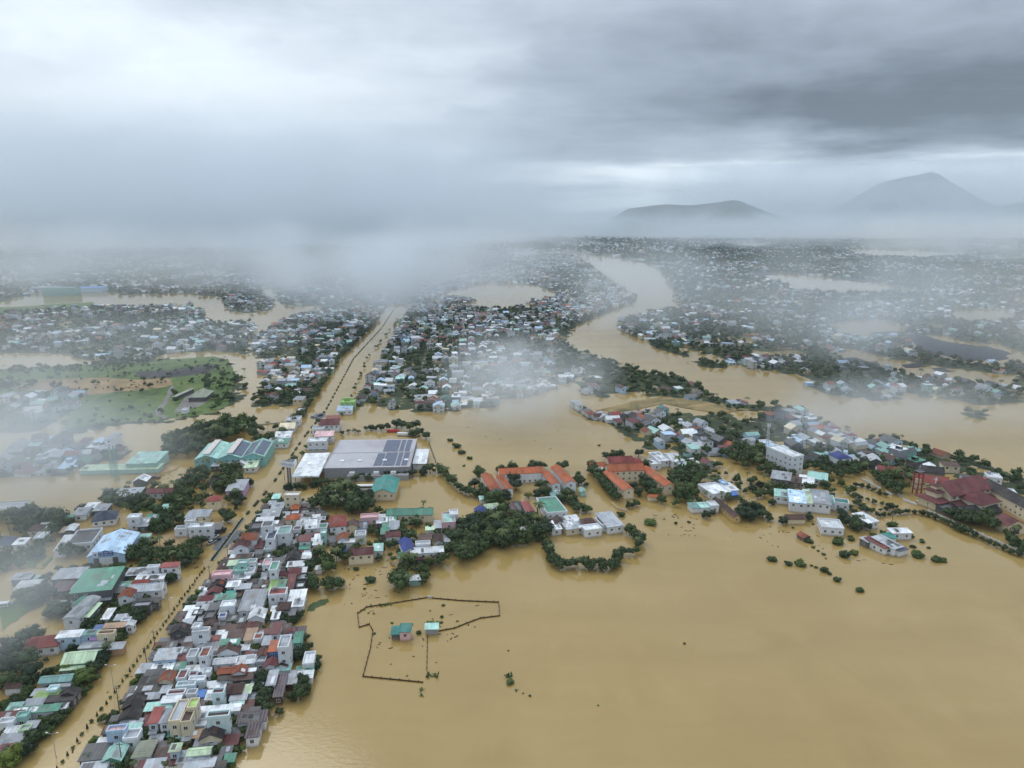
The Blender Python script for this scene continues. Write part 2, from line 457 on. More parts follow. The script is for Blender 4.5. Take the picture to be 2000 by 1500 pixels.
HOUSES = []      # every hand-placed building, for spacing and labels
RNG = random.Random(7)
TILED = set('kbmrRoazN')
def house(u, v, w, d, h, roof, rt, wall, rot=8.0, name=None, win=None, ov=None):
    h = h * .74 if h <= 5.5 else h - 1.35
    x, y = at(u, v, h)
    p = px_per_m(x, y, h)
    W = max(2.4, w / p * 1.0)
    D = max(2.4, abs(at(u, v - d / 2, h)[1] - at(u, v + d / 2, h)[1]) * 1.0)
    if rt in 'yxh': h_e = h
    low = h < 3.0
    if name is None:
        name = 'tin_shed' if (low and W * D < 130) else ('warehouse' if W * D > 420 else 'house')
    root = empty(name, (x, y, 0), R(rot))
    n_patch = (RNG.choice((1, 2, 3, 4)) if W * D > 28 else RNG.choice((0, 1))) if name in ('house', 'tin_shed', 'warehouse') and rt in 'sy' and roof not in 'NBTreop' else 0
    rb, gab = roof_mesh(rt, W, D, h, 0.45 if ov is None else ov, patches=n_patch)
    roof_o = rb.build('roof', [m_roof(roof, rt in 'xyh' and roof in TILED), m_wall(wall), m_roof(RNG.choice('dwgg' if roof not in 'kbmS' else 'dRgkb'))], root)
    wb = MB(); wb.box(-W / 2, W / 2, -D / 2, D / 2, -0.6, h - (0.06 if rt != 'h' else 0.19), top=False)
    for gp in gab: wb.quad(*gp)
    wb.build('wall', m_wall(wall), root)
    sides = 'f' + ('r' if x < -20 else 'l' if x > 20 else '')
    n_win = (0 if (low and name != 'house') else 6) if win is None else win
    if n_win: windows_on(root, W, D, h, sides, n_win)
    extra = ''
    if rt == 'f' and h > 5.5 and W * D > 30:
        r_ = RNG.random()
        if r_ < 0.5:      # stainless water tank on a stand
            tx, ty = (RNG.random() - .5) * W * .5, D * .28
            t = MB(); t.tube((tx - .9, ty, h + 1.35), (tx + .9, ty, h + 1.35), .55, n=10); t.tube((tx - .9, ty, h + 1.35), (tx - .901, ty, h + 1.35), .55, n=10)
            for sx in (-.6, .6): t.box(tx + sx - .06, tx + sx + .06, ty - .4, ty + .4, h + .1, h + .85)
            t.build('water_tank', M_STEEL, roof_o); extra = ' and a water tank on top'
        elif r_ < 0.75 and D > 6:
            s = MB(); s.box(-W * .3, W * .12, D * .1, D * .42, h + .1, h + 2.5); s.build('stair_tower', m_wall(wall), roof_o); extra = ' and a stair tower on top'
    if h > 5.6 and rt in 'fs' and D > 5 and RNG.random() < .35:
        s = MB(); s.slab((-W / 2, -D / 2 - 1.5, 2.9), (W / 2, -D / 2 - 1.5, 2.9), (W / 2, -D / 2 - .01, 3.3), (-W / 2, -D / 2 - .01, 3.3), .1)
        s.build('awning', m_roof('g'), root)
    HOUSES.append(dict(o=root, x=x, y=y, W=W, D=D, h=h, roof=roof, rt=rt, wall=wall, u=u, v=v, name=name, extra=extra, low=low, rot=rot))
    return root
# ---------------------------------------------------------------- hand-placed houses: u v w d (photo pixels, roof), eave height, roof, type, wall [rotation]
BLOCK = """
184 1497 52 14 4 g s l;225 1472 36 30 4.5 t y G;229 1425 38 12 7.5 p f l;217 1448 52 8 3.6 w s l;259 1436 30 20 6 g f w;283 1462 34 34 5 a h w
314 1472 20 18 3.5 b s d;303 1492 36 16 4 g s w;281 1494 14 9 4 m s w;262 1421 25 8 5 t s t;256 1413 42 11 4.5 g s d;255 1397 40 20 5 k y d
262 1372 36 24 5.5 k y b;297 1360 30 11 4 g s d;311 1380 52 14 5 t s w;293 1405 20 26 3.5 m s d;305 1398 14 30 7 r s w;327 1397 18 30 7 g h w
335 1366 36 11 6 w s w;350 1390 22 46 9 g f c;378 1376 16 20 10 e f c;367 1401 20 26 9 b f c;340 1432 18 9 3.5 T s c;358 1434 22 11 3.5 t s c
430 1385 82 11 5 w s w;427 1397 46 12 9.5 b f i;394 1410 12 14 5 w s w;396 1399 15 8 5.5 g s w;415 1434 44 20 5.5 k y c;404 1449 46 8 3.5 g s d
385 1434 16 14 4 n s b;450 1446 32 18 3.5 m s b;493 1401 56 20 5 S s w;495 1427 24 27 5 S s w;343 1461 15 11 7 L s l;335 1481 14 26 4 m s w
354 1480 22 22 4 g s w;390 1467 44 12 6 L x w;388 1476 44 12 5 g s c;390 1492 60 14 4.5 g s c;430 1496 16 8 4 k s d;449 1481 14 7 3 G s G
427 1352 24 8 8 m f i;466 1362 32 10 4 g s d;463 1374 26 7 3.5 t s d;391 1356 10 12 3.5 B s d;470 1228 14 18 5 b y w;487 1226 14 20 5 m y w
502 1226 14 18 5 b y w;461 1240 30 16 5.5 b s w;450 1254 36 9 7.5 G s w;447 1270 44 12 6 b y w;490 1240 20 22 5.5 n s c;518 1234 28 8 5 m s w
505 1245 17 12 5.5 R f w;522 1252 12 16 5.5 g s w;540 1228 14 22 8 m s w;558 1230 16 20 5 b s w;570 1233 18 9 6 m y w;556 1255 22 26 11.5 g f w
535 1263 12 20 7 o s B;583 1246 9 20 7 G s G;604 1287 22 26 5 w f w;596 1307 34 9 3 G s G;515 1275 22 18 5.5 b y g;510 1290 20 12 5 g f g
441 1290 46 12 5 w x w;482 1289 38 15 4.5 w s w;530 1295 24 14 5.5 m y w;551 1296 22 12 5.5 b y w;553 1304 30 11 4 t s w;442 1309 30 12 5.5 R x w
469 1309 26 14 6 R y w;488 1313 20 11 5 w s w;443 1322 30 14 4.5 k s w;475 1322 40 12 5 b s d;458 1345 32 20 5 b h d;480 1347 22 16 4 L s w
532 1325 16 28 6 g s w;548 1341 16 42 4.5 S s b;571 1327 18 18 4 g s b;602 1318 18 13 4 w s w;580 1316 24 6 4 g s g;352 1230 34 16 5 k y d
393 1232 34 8 8 w f w;385 1224 15 10 9 w f w;412 1226 22 14 5 k s d;418 1247 20 8 4 m s d;332 1272 48 9 6 g s w;324 1284 42 8 6.5 g s l
318 1304 44 12 4.5 w s w;352 1302 20 14 5 G s G;353 1288 18 12 4.5 m s d;377 1278 18 18 6.5 g f w;401 1276 18 20 9 R f w;382 1307 38 12 5 w s w
405 1312 14 10 5.5 w f w;327 1322 26 18 6 R y c;293 1328 38 16 4 k s d;303 1314 36 8 4.5 d s d;357 1319 17 19 6 m f w;378 1318 16 9 5 m f w
385 1328 33 9 6 w f w;364 1338 38 9 6 g f i;293 1345 50 12 4.5 k s d;324 1347 15 13 4.5 g s d;345 1354 36 8 6 m f w;375 1354 20 8 6 g f w
434 1121 38 10 7.5 p f p;456 1100 20 9 7 L s t;474 1099 20 8 8 w f t;470 1113 30 9 6 t f t;493 1097 17 8 7.5 t f w;489 1116 18 12 5.5 g f w
434 1106 14 12 5 b y c;473 1125 34 12 4.5 w s w;427 1143 32 9 4.5 k y d;456 1141 24 10 5 w s w;475 1146 30 9 4.5 g s d;419 1155 26 11 4.5 m y d
403 1168 26 11 4.5 m h d;423 1167 14 12 4 t s t;443 1166 34 10 5 G s w;450 1159 16 5 4 T s d;400 1178 30 8 4 g s d;419 1185 18 12 5 d s d
404 1187 18 10 4.5 g s d;446 1181 28 13 6.5 w f w;495 1174 46 40 5 g s w;387 1198 20 10 4 g f d;410 1202 20 16 5.5 d f d;435 1204 12 9 4.5 B f w
436 1194 14 10 5 g s w;374 1202 16 14 4 w s w;411 1219 24 12 5 b y d;366 1215 18 9 4 g s d;536 1107 16 18 10 G f w;522 1100 15 14 6 p f w
575 1116 24 14 6 m h c;552 1120 18 8 6 m x c;568 1137 14 28 5.5 m s w;578 1102 34 9 5.5 w s w;593 1127 22 13 5 g f d;592 1114 10 9 5.5 w s w
534 1145 12 20 6 e s w;551 1141 14 14 6 G s w;543 1157 36 14 8 r f w;580 1170 32 32 5 w s w;555 1183 24 15 5.5 b h d;568 1196 18 12 4 d s d
503 1200 32 18 4.5 w y w;538 1189 12 8 4.5 w s w;539 1202 10 15 4 w s w;623 1109 11 6 3.5 w s w;587 1144 16 11 5 w f d;571 966 32 7 10 w f c 2
540 970 14 8 5 t s t;543 988 24 10 4.5 g s w;530 1003 36 14 5 g s d;518 1014 34 6 5 w s d;500 1028 22 14 5 d f d;523 1025 22 12 12 d f w
531 1046 18 20 9 z f w;525 1070 16 10 4 G f w;556 1037 26 16 9 q f w;572 1010 27 9 6 o h c;577 990 14 9 5 o h d;489 1048 30 14 8 R x w
473 1063 30 14 7 m y w;508 1062 14 18 5 m s w;507 1077 14 10 4 d s w;592 1020 24 14 5 g s w;609 1022 22 14 5 w x w;581 1033 16 7 5 m f w
629 1029 22 10 5 G f w;596 1052 22 11 6.5 m s w;596 1067 21 11 4 G s w;622 1055 17 20 4.5 w s w;632 1040 10 8 8 w f t;573 1087 28 16 5.5 k y d
598 1086 20 10 4.5 w s w;476 1088 30 9 4.5 b s w;160 1283 62 26 5 L x G;147 1302 50 12 3.5 L s g;112 1325 62 14 5 q x g;120 1336 38 10 4 g s w
105 1346 20 7 5 i f i;80 1352 28 8 3.5 g s w;92 1357 44 8 4 e s L;137 1353 34 12 5 k y d;119 1364 54 9 5 k s d;68 1372 36 12 4 g s d
68 1386 98 11 4.5 G s w;30 1380 24 12 4.5 t s w;118 1379 26 6 4 w s w;20 1397 46 10 4.5 m s w;45 1398 22 8 5.5 t f t;14 1410 30 9 5.5 w f w
27 1427 32 14 4 w s w;50 1424 20 6 4.5 e f L;62 1416 22 7 4.5 g s w;22 1444 46 18 4 g s w;12 1464 24 18 4.5 m s w;28 1338 30 12 4 b x w
87 1253 66 26 5 r h w 12;137 1239 46 12 7 w s l;176 1236 36 7 7 q s l;198 1245 40 6 5.5 m f u;208 1237 34 6 7 m f c;160 1187 30 46 7 g v w 1
178 1193 17 26 5.5 L s d 1;157 1175 18 18 6 G y w 1;225 1222 42 8 4.5 n s d;194 1226 16 8 4 B s d;180 1260 46 10 4.5 g s w;228 1262 28 12 4 g s n
124 1179 22 8 3.5 w s w;192 1134 78 46 8 G s d 12;138 1121 56 20 6 g s d;126 1143 30 26 4.5 m s d;143 1142 24 22 4 g s d;300 1108 24 6 8 w f w
333 1104 34 8 8 r s w;294 1128 56 9 5.5 w s w;270 1117 42 14 5 g s d;275 1136 32 8 5.5 r h w;246 1142 30 10 5 G s w;288 1147 68 16 6 g x w
248 1160 26 15 6.5 R y w;232 1153 20 11 5 d s d;278 1181 36 11 5.5 g f d;292 1174 40 9 5 k s d;212 1200 12 20 3.5 w s w;239 1206 26 10 4 g s w
247 1212 18 8 4 w f w;255 1218 12 9 5 w y w;166 1049 50 32 6 d f w 14;127 1062 20 30 5 w s w 14;140 1031 18 14 5 w v d 14;129 1035 16 10 4 n s d
206 1008 44 18 5 z h w 20;180 988 22 10 4.5 w s d;200 992 26 12 4.5 g s d;160 1000 26 14 4.5 g s w;129 1012 26 10 4 G s d;263 1009 24 8 8 w f w
284 1021 20 16 4.5 g s d;297 1012 24 14 4.5 G s d 14;71 1031 24 12 5 b h c;88 1027 22 10 4 g s w;81 1046 20 12 4 g s w;10 1057 28 18 4.5 z h w
42 1058 22 12 5 w s w;45 1126 36 12 4 g s d;55 1143 40 16 4 w s w;78 1130 20 10 4 t s w;20 988 72 18 6 g f c 10;247 963 60 16 4 g s d
314 959 48 8 5 m x w 3;277 936 24 9 4 w y d;419 974 26 10 7 r h c;388 1003 46 14 6.5 g h c;355 1032 24 8 5 g f w;393 1028 48 8 8 w f w
372 1017 20 6 8 w f w;422 1030 22 10 4 d s d;324 990 14 8 4 t s w;464 949 32 18 6 g s u;423 941 18 10 4 k x w;435 905 36 10 5 g s d
459 903 16 8 5 r s w;473 902 18 10 5 w y w;492 907 22 12 5 L s w;282 1048 22 8 4 t s w;236 1038 30 7 4.5 m h w
660 1018 30 20 7 r h w 14;611 1026 26 14 5 w s w;722 1009 34 8 6.5 p f p;750 1014 26 14 5 w s d;766 1016 14 14 5 G s d;756 1027 16 10 4.5 G s d
770 1027 18 14 4.5 g s d;752 1038 14 10 4.5 G s d;768 1043 26 9 4.5 m x w;801 1000 88 11 6 G x c 3;689 1026 30 10 5 b y c;709 1027 16 12 5 z s w
704 1043 20 10 6 g f w;671 1049 20 10 5 R y w;678 1056 28 7 4 w s w;705 1077 46 12 6.5 m x c 10;739 1070 16 12 5 t s w;673 1076 12 8 4 B s d
795 1065 22 22 7 N y w 20;826 1062 28 7 8 w f w;834 1075 62 9 7 w s w;791 1085 22 10 5 T s g;826 1087 40 10 5 m s d;856 1052 16 14 6 b y w
871 1052 12 12 5 g s w;830 1050 24 8 5 b s d;840 1032 16 6 4 L s w;855 1025 12 12 4 g s d;876 1012 24 20 7 t f p;886 1002 16 10 8 w f w
811 1128 20 9 4 w x q;941 998 22 12 5.5 N y w 16;962 992 26 12 5 L s w 16;996 996 18 18 5 m s b 10;1012 991 16 18 5 k s d 10;1031 990 14 20 7 r v w 12
1077 987 40 30 6 G f w 14;1024 1036 16 9 4 w s w;1190 1016 32 24 5.5 g s w 17;1117 1013 24 9 5 w s w 16;1113 1026 24 14 5 g s c 16;1128 1024 24 12 5 w s w 16
1147 1018 28 10 5.5 b h w 16;1155 1031 34 10 5 w f w 16;1176 1019 16 14 5 d f w 16;1082 1027 20 14 4.5 w s w 16;1090 1018 22 10 5 b y w 16;945 973 16 6 3.5 t s w
1086 963 24 8 4 q s w 16;1137 957 10 7 4 t y t;1287 893 22 14 6 w s w 16;1312 893 22 16 6 w x w 16;1330 903 20 10 5 t s w 16;1276 903 20 10 5 w f w 16
1395 955 40 20 5 w f w 16;1425 952 20 12 4.5 w s w 16;1430 964 18 6 4 B s d 16;1412 942 10 6 6 l f l 16;1373 987 22 8 4 t s w;1392 985 16 9 5 w f w;1355 988 16 9 4 q s w
1640 890 28 10 8 N h w 14;1556 971 28 22 7 l s w -18;1577 971 12 24 7 L s w -18;1600 972 36 24 7 g s w -18;1527 964 26 12 6 t s w -18
1620 976 14 14 5.5 q s w -18;1643 980 26 9 6 T f w -18;1526 930 34 14 5 g s d -25;1555 938 18 10 4.5 b s d -25;1575 938 26 14 4.5 w s w -25;1597 930 34 12 5 t x w -25
1552 1010 34 8 4 b x c 0;1622 1024 40 18 5 w f w -12;1690 1012 26 16 5.5 w s w 20;1757 1037 38 8 5 w s w 2;1733 1060 26 22 5 g s w 24;1757 1071 24 8 4 z s w 24
1715 1061 18 20 4.5 m s w 24;1693 1054 16 8 4.5 g s d 24;1570 1046 16 8 2.6 R y d 20;1737 1047 16 8 4 T s w 10;1736 918 42 11 5 r x w -16;1968 961 26 12 7.5 w f w -20
1928 943 24 10 6 r y w -20;1940 930 24 10 7 w f w -20;620 860 36 8 8.5 w f w;634 848 34 8 7 p s w;645 825 36 10 7 m x w;650 816 24 6 7 r s w
553 850 30 10 5 w s w;550 862 26 8 5 G s w;563 832 28 10 5 c x w;574 818 26 8 6 w f w;588 800 14 6 6 w f d;674 798 28 8 5 l s w;680 784 28 6 8 e f e
792 1227 20 13 5.2 T s p 3;774 1232 16 13 3.2 T s d 3;843 1224 23 9 3.4 t s g 3;538 858 20 6 5 w f w;622 836 22 6 6 g f w
"""
for item in BLOCK.replace('\n', ';').split(';'):
    t = item.split()
    if not t: continue
    f5 = [float(q) for q in t[:5]]; k = .90 if f5[0] < 640 and f5[1] > 960 else 1.0; f5[2] *= k; f5[3] *= k
    house(*f5, t[5], t[6], t[7], float(t[8]) if len(t) > 8 else 8.0)
# ---------------------------------------------------------------- landmark buildings
for args in [(959,942,20,30,7,'o','y','w',15),(986,943,14,26,6.5,'o','y','w',15),(1017,920,86,9,7.5,'o','x','w',8),(1076,934,16,24,7,'o','y','w',15),(1100,927,20,32,8,'o','y','w',15),
             (1210,899,48,10,8,'r','x','c',6),(1243,900,18,9,7.5,'r','h','c',6),(1220,914,70,11,8.5,'o','x','c',6),(1166,909,30,8,4.5,'o','x','c',6),(1207,939,20,36,7,'o','y','c',16),
             (1284,931,20,36,7,'o','y','c',16)]:
    house(*args, name='school_building', win=12)
house(1172,922,20,12,4.5,'w','s','w',10); house(1275,968,18,4,4,'o','x','c',6,name='gatehouse')
house(1419,992,12,34,5,'b','y','y',10,name='school_building',win=8)
house(752,949,46,28,6,'T','y','c',2,name='pavilion',win=5)
house(1533,882,28,22,13,'w','f','w',24,name='apartment_block',win=20)
house(288,895,56,20,7,'t','s','t',4,name='warehouse',win=0); house(238,913,146,9,4,'L','s','t',4,name='warehouse',win=0)

def frame_at(u, v, w, d, h):
    x, y = at(u, v, h); p = px_per_m(x, y, h)
    return x, y, w / p, abs(at(u, v - d / 2, h)[1] - at(u, v + d / 2, h)[1])

def landmark(name, label, cat, x, y, rot, group=None):
    o = empty(name, (x, y, 0), R(rot)); return tag(o, label, cat, group)

# solar panels: dark blue cells in a pale grid
m_sol, nt, bs = mat_new('solar_cells')
tcx = nt.nodes.new('ShaderNodeTexCoord'); sx, sy, sz = sep(nt, tcx.outputs['Object'])
gx = (sx * 0.9)._m('FRACT').smooth(0.0, 0.10); gy = (sy * 0.55)._m('FRACT').smooth(0.0, 0.08)
nt.links.new(mixc(nt, gx * gy, (.30, .32, .36), (.055, .075, .135)), bs.inputs['Base Color'])
bs.inputs['Roughness'].default_value = 0.25
M_SOLAR = m_sol

# --- superstore with solar roof
X, Y, W, D = frame_at(729, 885, 156, 54, 6.5); H = 6.5
store = landmark('superstore', 'huge grey box store with solar panels across its pale flat roof', 'store', X, Y, 3)
m_sroof, nt, bs = mat_new('store_roof_sheet')
tcx = nt.nodes.new('ShaderNodeTexCoord'); sx, sy, sz = sep(nt, tcx.outputs['Object'])
n1 = noise(nt, comb(nt, sx * 0.5, sy * 0.05, 0.0), 1.0, 4, 0.6); n2 = noise(nt, tcx.outputs['Object'], 0.06, 2, 0.5)
line = (sx * 0.33)._m('FRACT').smooth(0.0, 0.12)
c1 = mixc(nt, n1, (.36, .36, .40), (.50, .50, .53)); c2 = mixc(nt, (n2 - 0.45) * 3.0, c1, (.33, .29, .32))
nt.links.new(mixc(nt, line, (.42, .42, .45), c2), bs.inputs['Base Color']); bs.inputs['Roughness'].default_value = 0.5
w, d = W / 2, D / 2
MB().box(-w, w, -d, d, -.5, H).build('wall', m_plain('grey_cladding', (.26, .27, .29), .6), store)
b = MB(); b.box(-w - .2, w + .2, -d - .2, d + .2, H + .003, H + .35); b.box(-w - .3, w + .3, -.25, .25, H + .35, H + .6)
for x0, x1, y0, y1 in ((-w - .3, -w, -d - .3, d + .3), (w, w + .3, -d - .3, d + .3)): b.box(x0, x1, y0, y1, H, H + .75)
b.build('roof', m_sroof, store)
for (a0, a1, c0, c1) in [(.06, .14, -.90, -.08), (.15, .27, -.92, -.05), (.285, .33, -.92, -.05), (.345, .40, -.92, -.05), (.415, .47, -.60, -.05),
                         (.10, .26, .06, .92), (.275, .32, .06, .92), (.335, .39, .06, .92), (.41, .46, .06, .70), (.475, .53, .08, .6), (.56, .62, -.35, -.05), (.55, .61, -.75, -.5)]:
    q = MB().box(W * (a0 * 1.15 - .0), W * (a1 * 1.15), d * c0, d * c1, H + .38, H + .55); 
    if W * a1 * 1.15 < w: q.build('solar_array', M_SOLAR, store)
for k in (-.33, -.12, .18, .44): MB().box(W * k - 1.2, W * k + 1.2, -d * .62, -d * .52, H + .36, H + .9).build('roof_light', m_wall('w'), store)
for k in (-.2, .08, .28):
    b = MB(); b.box(W * k, W * k + 3.2, -d - 3.5, -d - .9, 3.2, 4.6); b.box(W * k + .3, W * k + 1.4, -d - 3.2, -d - 1.2, 4.6, 4.9); b.box(W * k + 1.8, W * k + 2.9, -d - 3.2, -d - 1.2, 4.6, 4.9)
    b.build('cooling_unit', m_plain('unit_paint', (.6, .61, .62), .5), store)
MB().box(-w * .45, w * .98, -d - 4.5, -d - .004, -.5, 3.2).build('loading_dock', m_plain('dock_cladding', (.30, .31, .33), .6), store)
b = MB(); b.slab((w + .5, -d * .55, 4.4), (w + 9, -d * .55, 4.1), (w + 9, d * .5, 4.1), (w + .5, d * .5, 4.4)); b.box(w + .6, w + 8.6, -d * .5, d * .45, -.5, 3.9); b.build('side_annex', m_roof('w'), store)
HOUSES.append(dict(o=None, x=X, y=Y, W=W + 20, D=D + 12, h=H))
# --- its car-park canopy
X, Y, W, D = frame_at(609, 908, 50, 44, 5.5); w, d = W / 2, D / 2
cn = landmark('car_park_canopy', 'open ribbed white canopy on columns beside the grey box store', 'canopy', X, Y, 5)
b = MB(); b.slab((-w, -d, 5.45), (w, -d, 5.45), (w, d, 5.95), (-w, d, 5.95), .45)
for k in range(8):
    yy = -d + D * (k + .5) / 8; zz = 5.5 + .5 * (k + .5) / 8
    b.slab((-w, yy - D / 17.5, zz + .3), (w, yy - D / 17.5, zz + .3), (w, yy + D / 17.5, zz + .45), (-w, yy + D / 17.5, zz + .45), .28)
b.build('roof', m_roof('w'), cn)
for i in range(4):
    for j in range(3):
        MB().tube((-w * .85 + W * .85 * i / 3, -d * .8 + D * .8 * j / 2, -.5), (-w * .85 + W * .85 * i / 3, -d * .8 + D * .8 * j / 2, 5.45), .28).build('column', M_CONC, cn)
HOUSES.append(dict(o=None, x=X, y=Y, W=W, D=D, h=6))
# --- triangular roadside billboard
X, Y = at(566, 944)
bb = landmark('billboard_tower', 'tall triangular white billboard on a grey post beside the flooded road', 'billboard', X, Y, 10)
MB().box(-1.1, -.2, -.5, .5, -.5, 10.2).box(.2, 1.1, -.5, .5, -.5, 10.2).build('post', m_plain('post_paint', (.16, .18, .21), .5), bb)
tri = [(-4.8, 1.8), (3.6, -3.6), (4.2, 3.8)]
MB().prism(tri, 10.2, 13.4).build('sign_board', m_wall('w'), bb)
MB().prism([(-4.2, 1.8), (3.3, -3.0), (3.8, 3.3)], 13.403, 13.5).build('sign_cap', m_plain('cap', (.10, .12, .16), .6), bb)
a, c = Vector((-4.8, 1.8, 0)), Vector((3.6, -3.6, 0)); dr = (c - a).normalized(); nn = Vector((dr.y, -dr.x, 0))
b = MB()
for k in range(9):
    p = a + dr * (1.3 + k * .85) + nn * .02
    for z0, z1, l in ((11.2, 12.4, .18), (11.2, 11.4, .5), (12.2, 12.4, .5 if k % 2 else .3)):
        q = p + dr * l; b.quad((p.x, p.y, z0), (q.x, q.y, z0), (q.x, q.y, z1), (p.x, p.y, z1))
b.build('lettering', m_plain('sign_blue', (.05, .09, .26), .5), bb)
# --- mint sawtooth warehouse with solar panels
X, Y, W, D = frame_at(460, 878, 128, 30, 7); w, d = W / 2, D / 2
wh = landmark('warehouse', 'long mint warehouse of three gables with ridge vents and solar panels', 'warehouse', X, Y, 8)
b = MB().box(-w, w, -d, d, -.5, 6.4, top=False)
span = W / 3
for k in range(3): 
    x0 = -w + span * k
    b.quad((x0, -d, 6.4), (x0 + span, -d, 6.4), (x0 + span / 2, -d, 9.0)); b.quad((x0 + span, d, 6.4), (x0, d, 6.4), (x0 + span / 2, d, 9.0))
b.build('wall', m_plain('mint_cladding', (.22, .46, .46), .6), wh)
for k in range(3):
    x0 = -w + span * k; xm = x0 + span / 2
    b = MB().slab((x0, -d - .5, 6.6), (xm, -d - .5, 9.2), (xm, d + .5, 9.2), (x0, d + .5, 6.6)).slab((xm, -d - .5, 9.2), (x0 + span, -d - .5, 6.6), (x0 + span, d + .5, 6.6), (xm, d + .5, 9.2))
    b.build('roof', m_roof('t'), wh)
    if k < 2: MB().slab((xm - 1.8, -d * .95, 9.7), (xm + 1.8, -d * .95, 9.7), (xm + 1.8, d * .95, 9.7), (xm - 1.8, d * .95, 9.7), .4).build('ridge_vent', m_plain('vent', (.62, .56, .54), .7), wh)
for k, (a0, a1) in enumerate(((.10, .95), (.06, .44), (.56, .92))):
    kk = 1 if k == 0 else 2
    x0 = -w + span * kk + (span / 2 if k == 0 else 0)
    L = span / 2 if k == 0 else span
    q0, q1 = x0 + L * a0, x0 + L * a1
    zf = lambda xx: 6.6 + 2.6 * (1 - abs((xx + w) / span % 1 - .5) * 2) + .16
    MB().slab((q0, -d * .9, zf(q0)), (q1, -d * .9, zf(q1)), (q1, d * .8, zf(q1)), (q0, d * .8, zf(q0)), .08).build('solar_array', M_SOLAR, wh)
for k in range(12): add_window(wh, -w + W * (k + .5) / 12, -d - .002, 4.2, 0, 1.2, 1.4)
HOUSES.append(dict(o=None, x=X, y=Y, W=W, D=D + 6, h=7))
# --- light blue warehouse with signboards over the door
o = house(223, 1063, 64, 42, 6.5, 'l', 'y', 'l', 12, name='warehouse', win=0)
hd = HOUSES[-1]; w, d = hd['W'] / 2, hd['D'] / 2
MB().box(-w * .72, -w * .42, -d - .22, -d - .02, 4.6, 7.2).build('logo_board', m_wall('w'), o)
MB().quad((-w * .66, -d - .24, 5.3), (-w * .48, -d - .24, 5.3), (-w * .57, -d - .24, 6.5)).build('logo_mark', m_plain('sign_blue', (.05, .09, .26), .5), o)
sb = MB().box(-w * .40, w * .40, -d - .22, -d - .02, 4.9, 7.2).build('sign_board', m_plain('sign_board_blue', (.03, .11, .36), .5), o)
b = MB()
for r_, (z0, z1, n) in enumerate(((6.1, 6.9, 14), (5.2, 5.7, 20))):
    for k in range(n):
        x0 = -w * .36 + w * .72 * k / n
        if (k * 7 + r_) % 5 == 0: continue
        b.quad((x0, -d - .24, z0), (x0 + w * .72 / n * .65, -d - .24, z0), (x0 + w * .72 / n * .65, -d - .24, z1), (x0, -d - .24, z1))
b.build('lettering', m_wall('w'), o)
for x0, x1, mm in ((-w * .7, -w * .42, M_DARKC), (-w * .38, w * .3, m_wall('w')), (w * .34, w * .62, M_DARKC)):
    MB().box(x0, x1, -d - .12, -d - .01, -.3, 3.9).build('door', mm, o)
# --- church, nave with the ridge across, stepped tower front, aisle roofs
X, Y = at(1878, 957, 8); Y += 3
ch = landmark('church', 'large cream church with steep maroon roofs and a cross over its stepped front', 'church', X, Y, 22)
W, D = 30.0, 15.0; w, d = W / 2, D / 2
b, g = roof_mesh('x', W, D, 9.0); 
rb = MB()
rb.slab((-w - .6, -d - .8, 8.4), (w + .6, -d - .8, 8.4), (w + .6, 0, 13.6), (-w - .6, 0, 13.6), .3); rb.slab((-w - .6, 0, 13.6), (w + .6, 0, 13.6), (w + .6, d + .8, 8.4), (-w - .6, d + .8, 8.4), .3)
rb.build('roof', m_roof('m', True), ch)
wb = MB().box(-w, w, -d, d, -.5, 8.6, top=False); wb.quad((w, -d, 8.6), (w, d, 8.6), (w, 0, 13.3)); wb.quad((-w, d, 8.6), (-w, -d, 8.6), (-w, 0, 13.3)); wb.build('wall', m_wall('c'), ch)
ab = MB().slab((-w - 1, -d - 4.6, 4.0), (w, -d - 4.6, 4.0), (w, -d - .02, 5.6), (-w - 1, -d - .02, 5.6), .25); ab.build('aisle_roof', m_roof('m', True), ch)
MB().box(-w, w, -d - 3.6, -d - .01, -.5, 3.9, top=False).build('aisle_wall', m_wall('c'), ch)
for k in range(7): add_window(ch, -w + W * (k + .5) / 7, -d - .003, 6.2, 0, 2.0, 1.5)
for k in range(6): add_window(ch, -w + W * (k + .5) / 6, -d - 3.61, .8, 0, 1.8, 2.0)
tw = MB().box(-w - 7, -w - .02, -5.5, 5.5, -.5, 5.0).box(-w - 5.5, -w - .6, -3, 3, 5.003, 9.5).box(-w - 4.4, -w - 1.6, -1.4, 1.4, 9.503, 12.4); tw.build('front_tower', m_wall('c'), ch)
for z, a, s in ((5.0, 7.2, 5.2), (9.5, 4.2, 3.0), (12.4, 2.3, 2.0)):
    cx = -w - 3.2; q = MB(); q.quad((cx - a * .75, -a, z), (cx + a * .6, -a, z), (cx + .6, 0, z + s * .45), (cx - .6, 0, z + s * .45))
    q.quad((cx + a * .6, -a, z), (cx + a * .6, a, z), (cx + .6, 0, z + s * .45)); q.quad((cx + a * .6, a, z), (cx - a * .75, a, z), (cx - .6, 0, z + s * .45), (cx + .6, 0, z + s * .45)); q.quad((cx - a * .75, a, z), (cx - a * .75, -a, z), (cx - .6, 0, z + s * .45))
    q.box(cx - a * .75, cx + a * .6, -a, a, z - .25, z - .005, bottom=True, top=False); q.build('tower_roof', m_roof('m', True), ch)
MB().box(-w - 3.35, -w - 3.05, -.15, .15, 13.2, 16.6).box(-w - 3.35, -w - 3.05, -.95, -.152, 15.2, 15.6).box(-w - 3.35, -w - 3.05, .152, .95, 15.2, 15.6).build('cross', m_wall('w'), ch)
HOUSES.append(dict(o=None, x=X, y=Y, W=44, D=26, h=9))
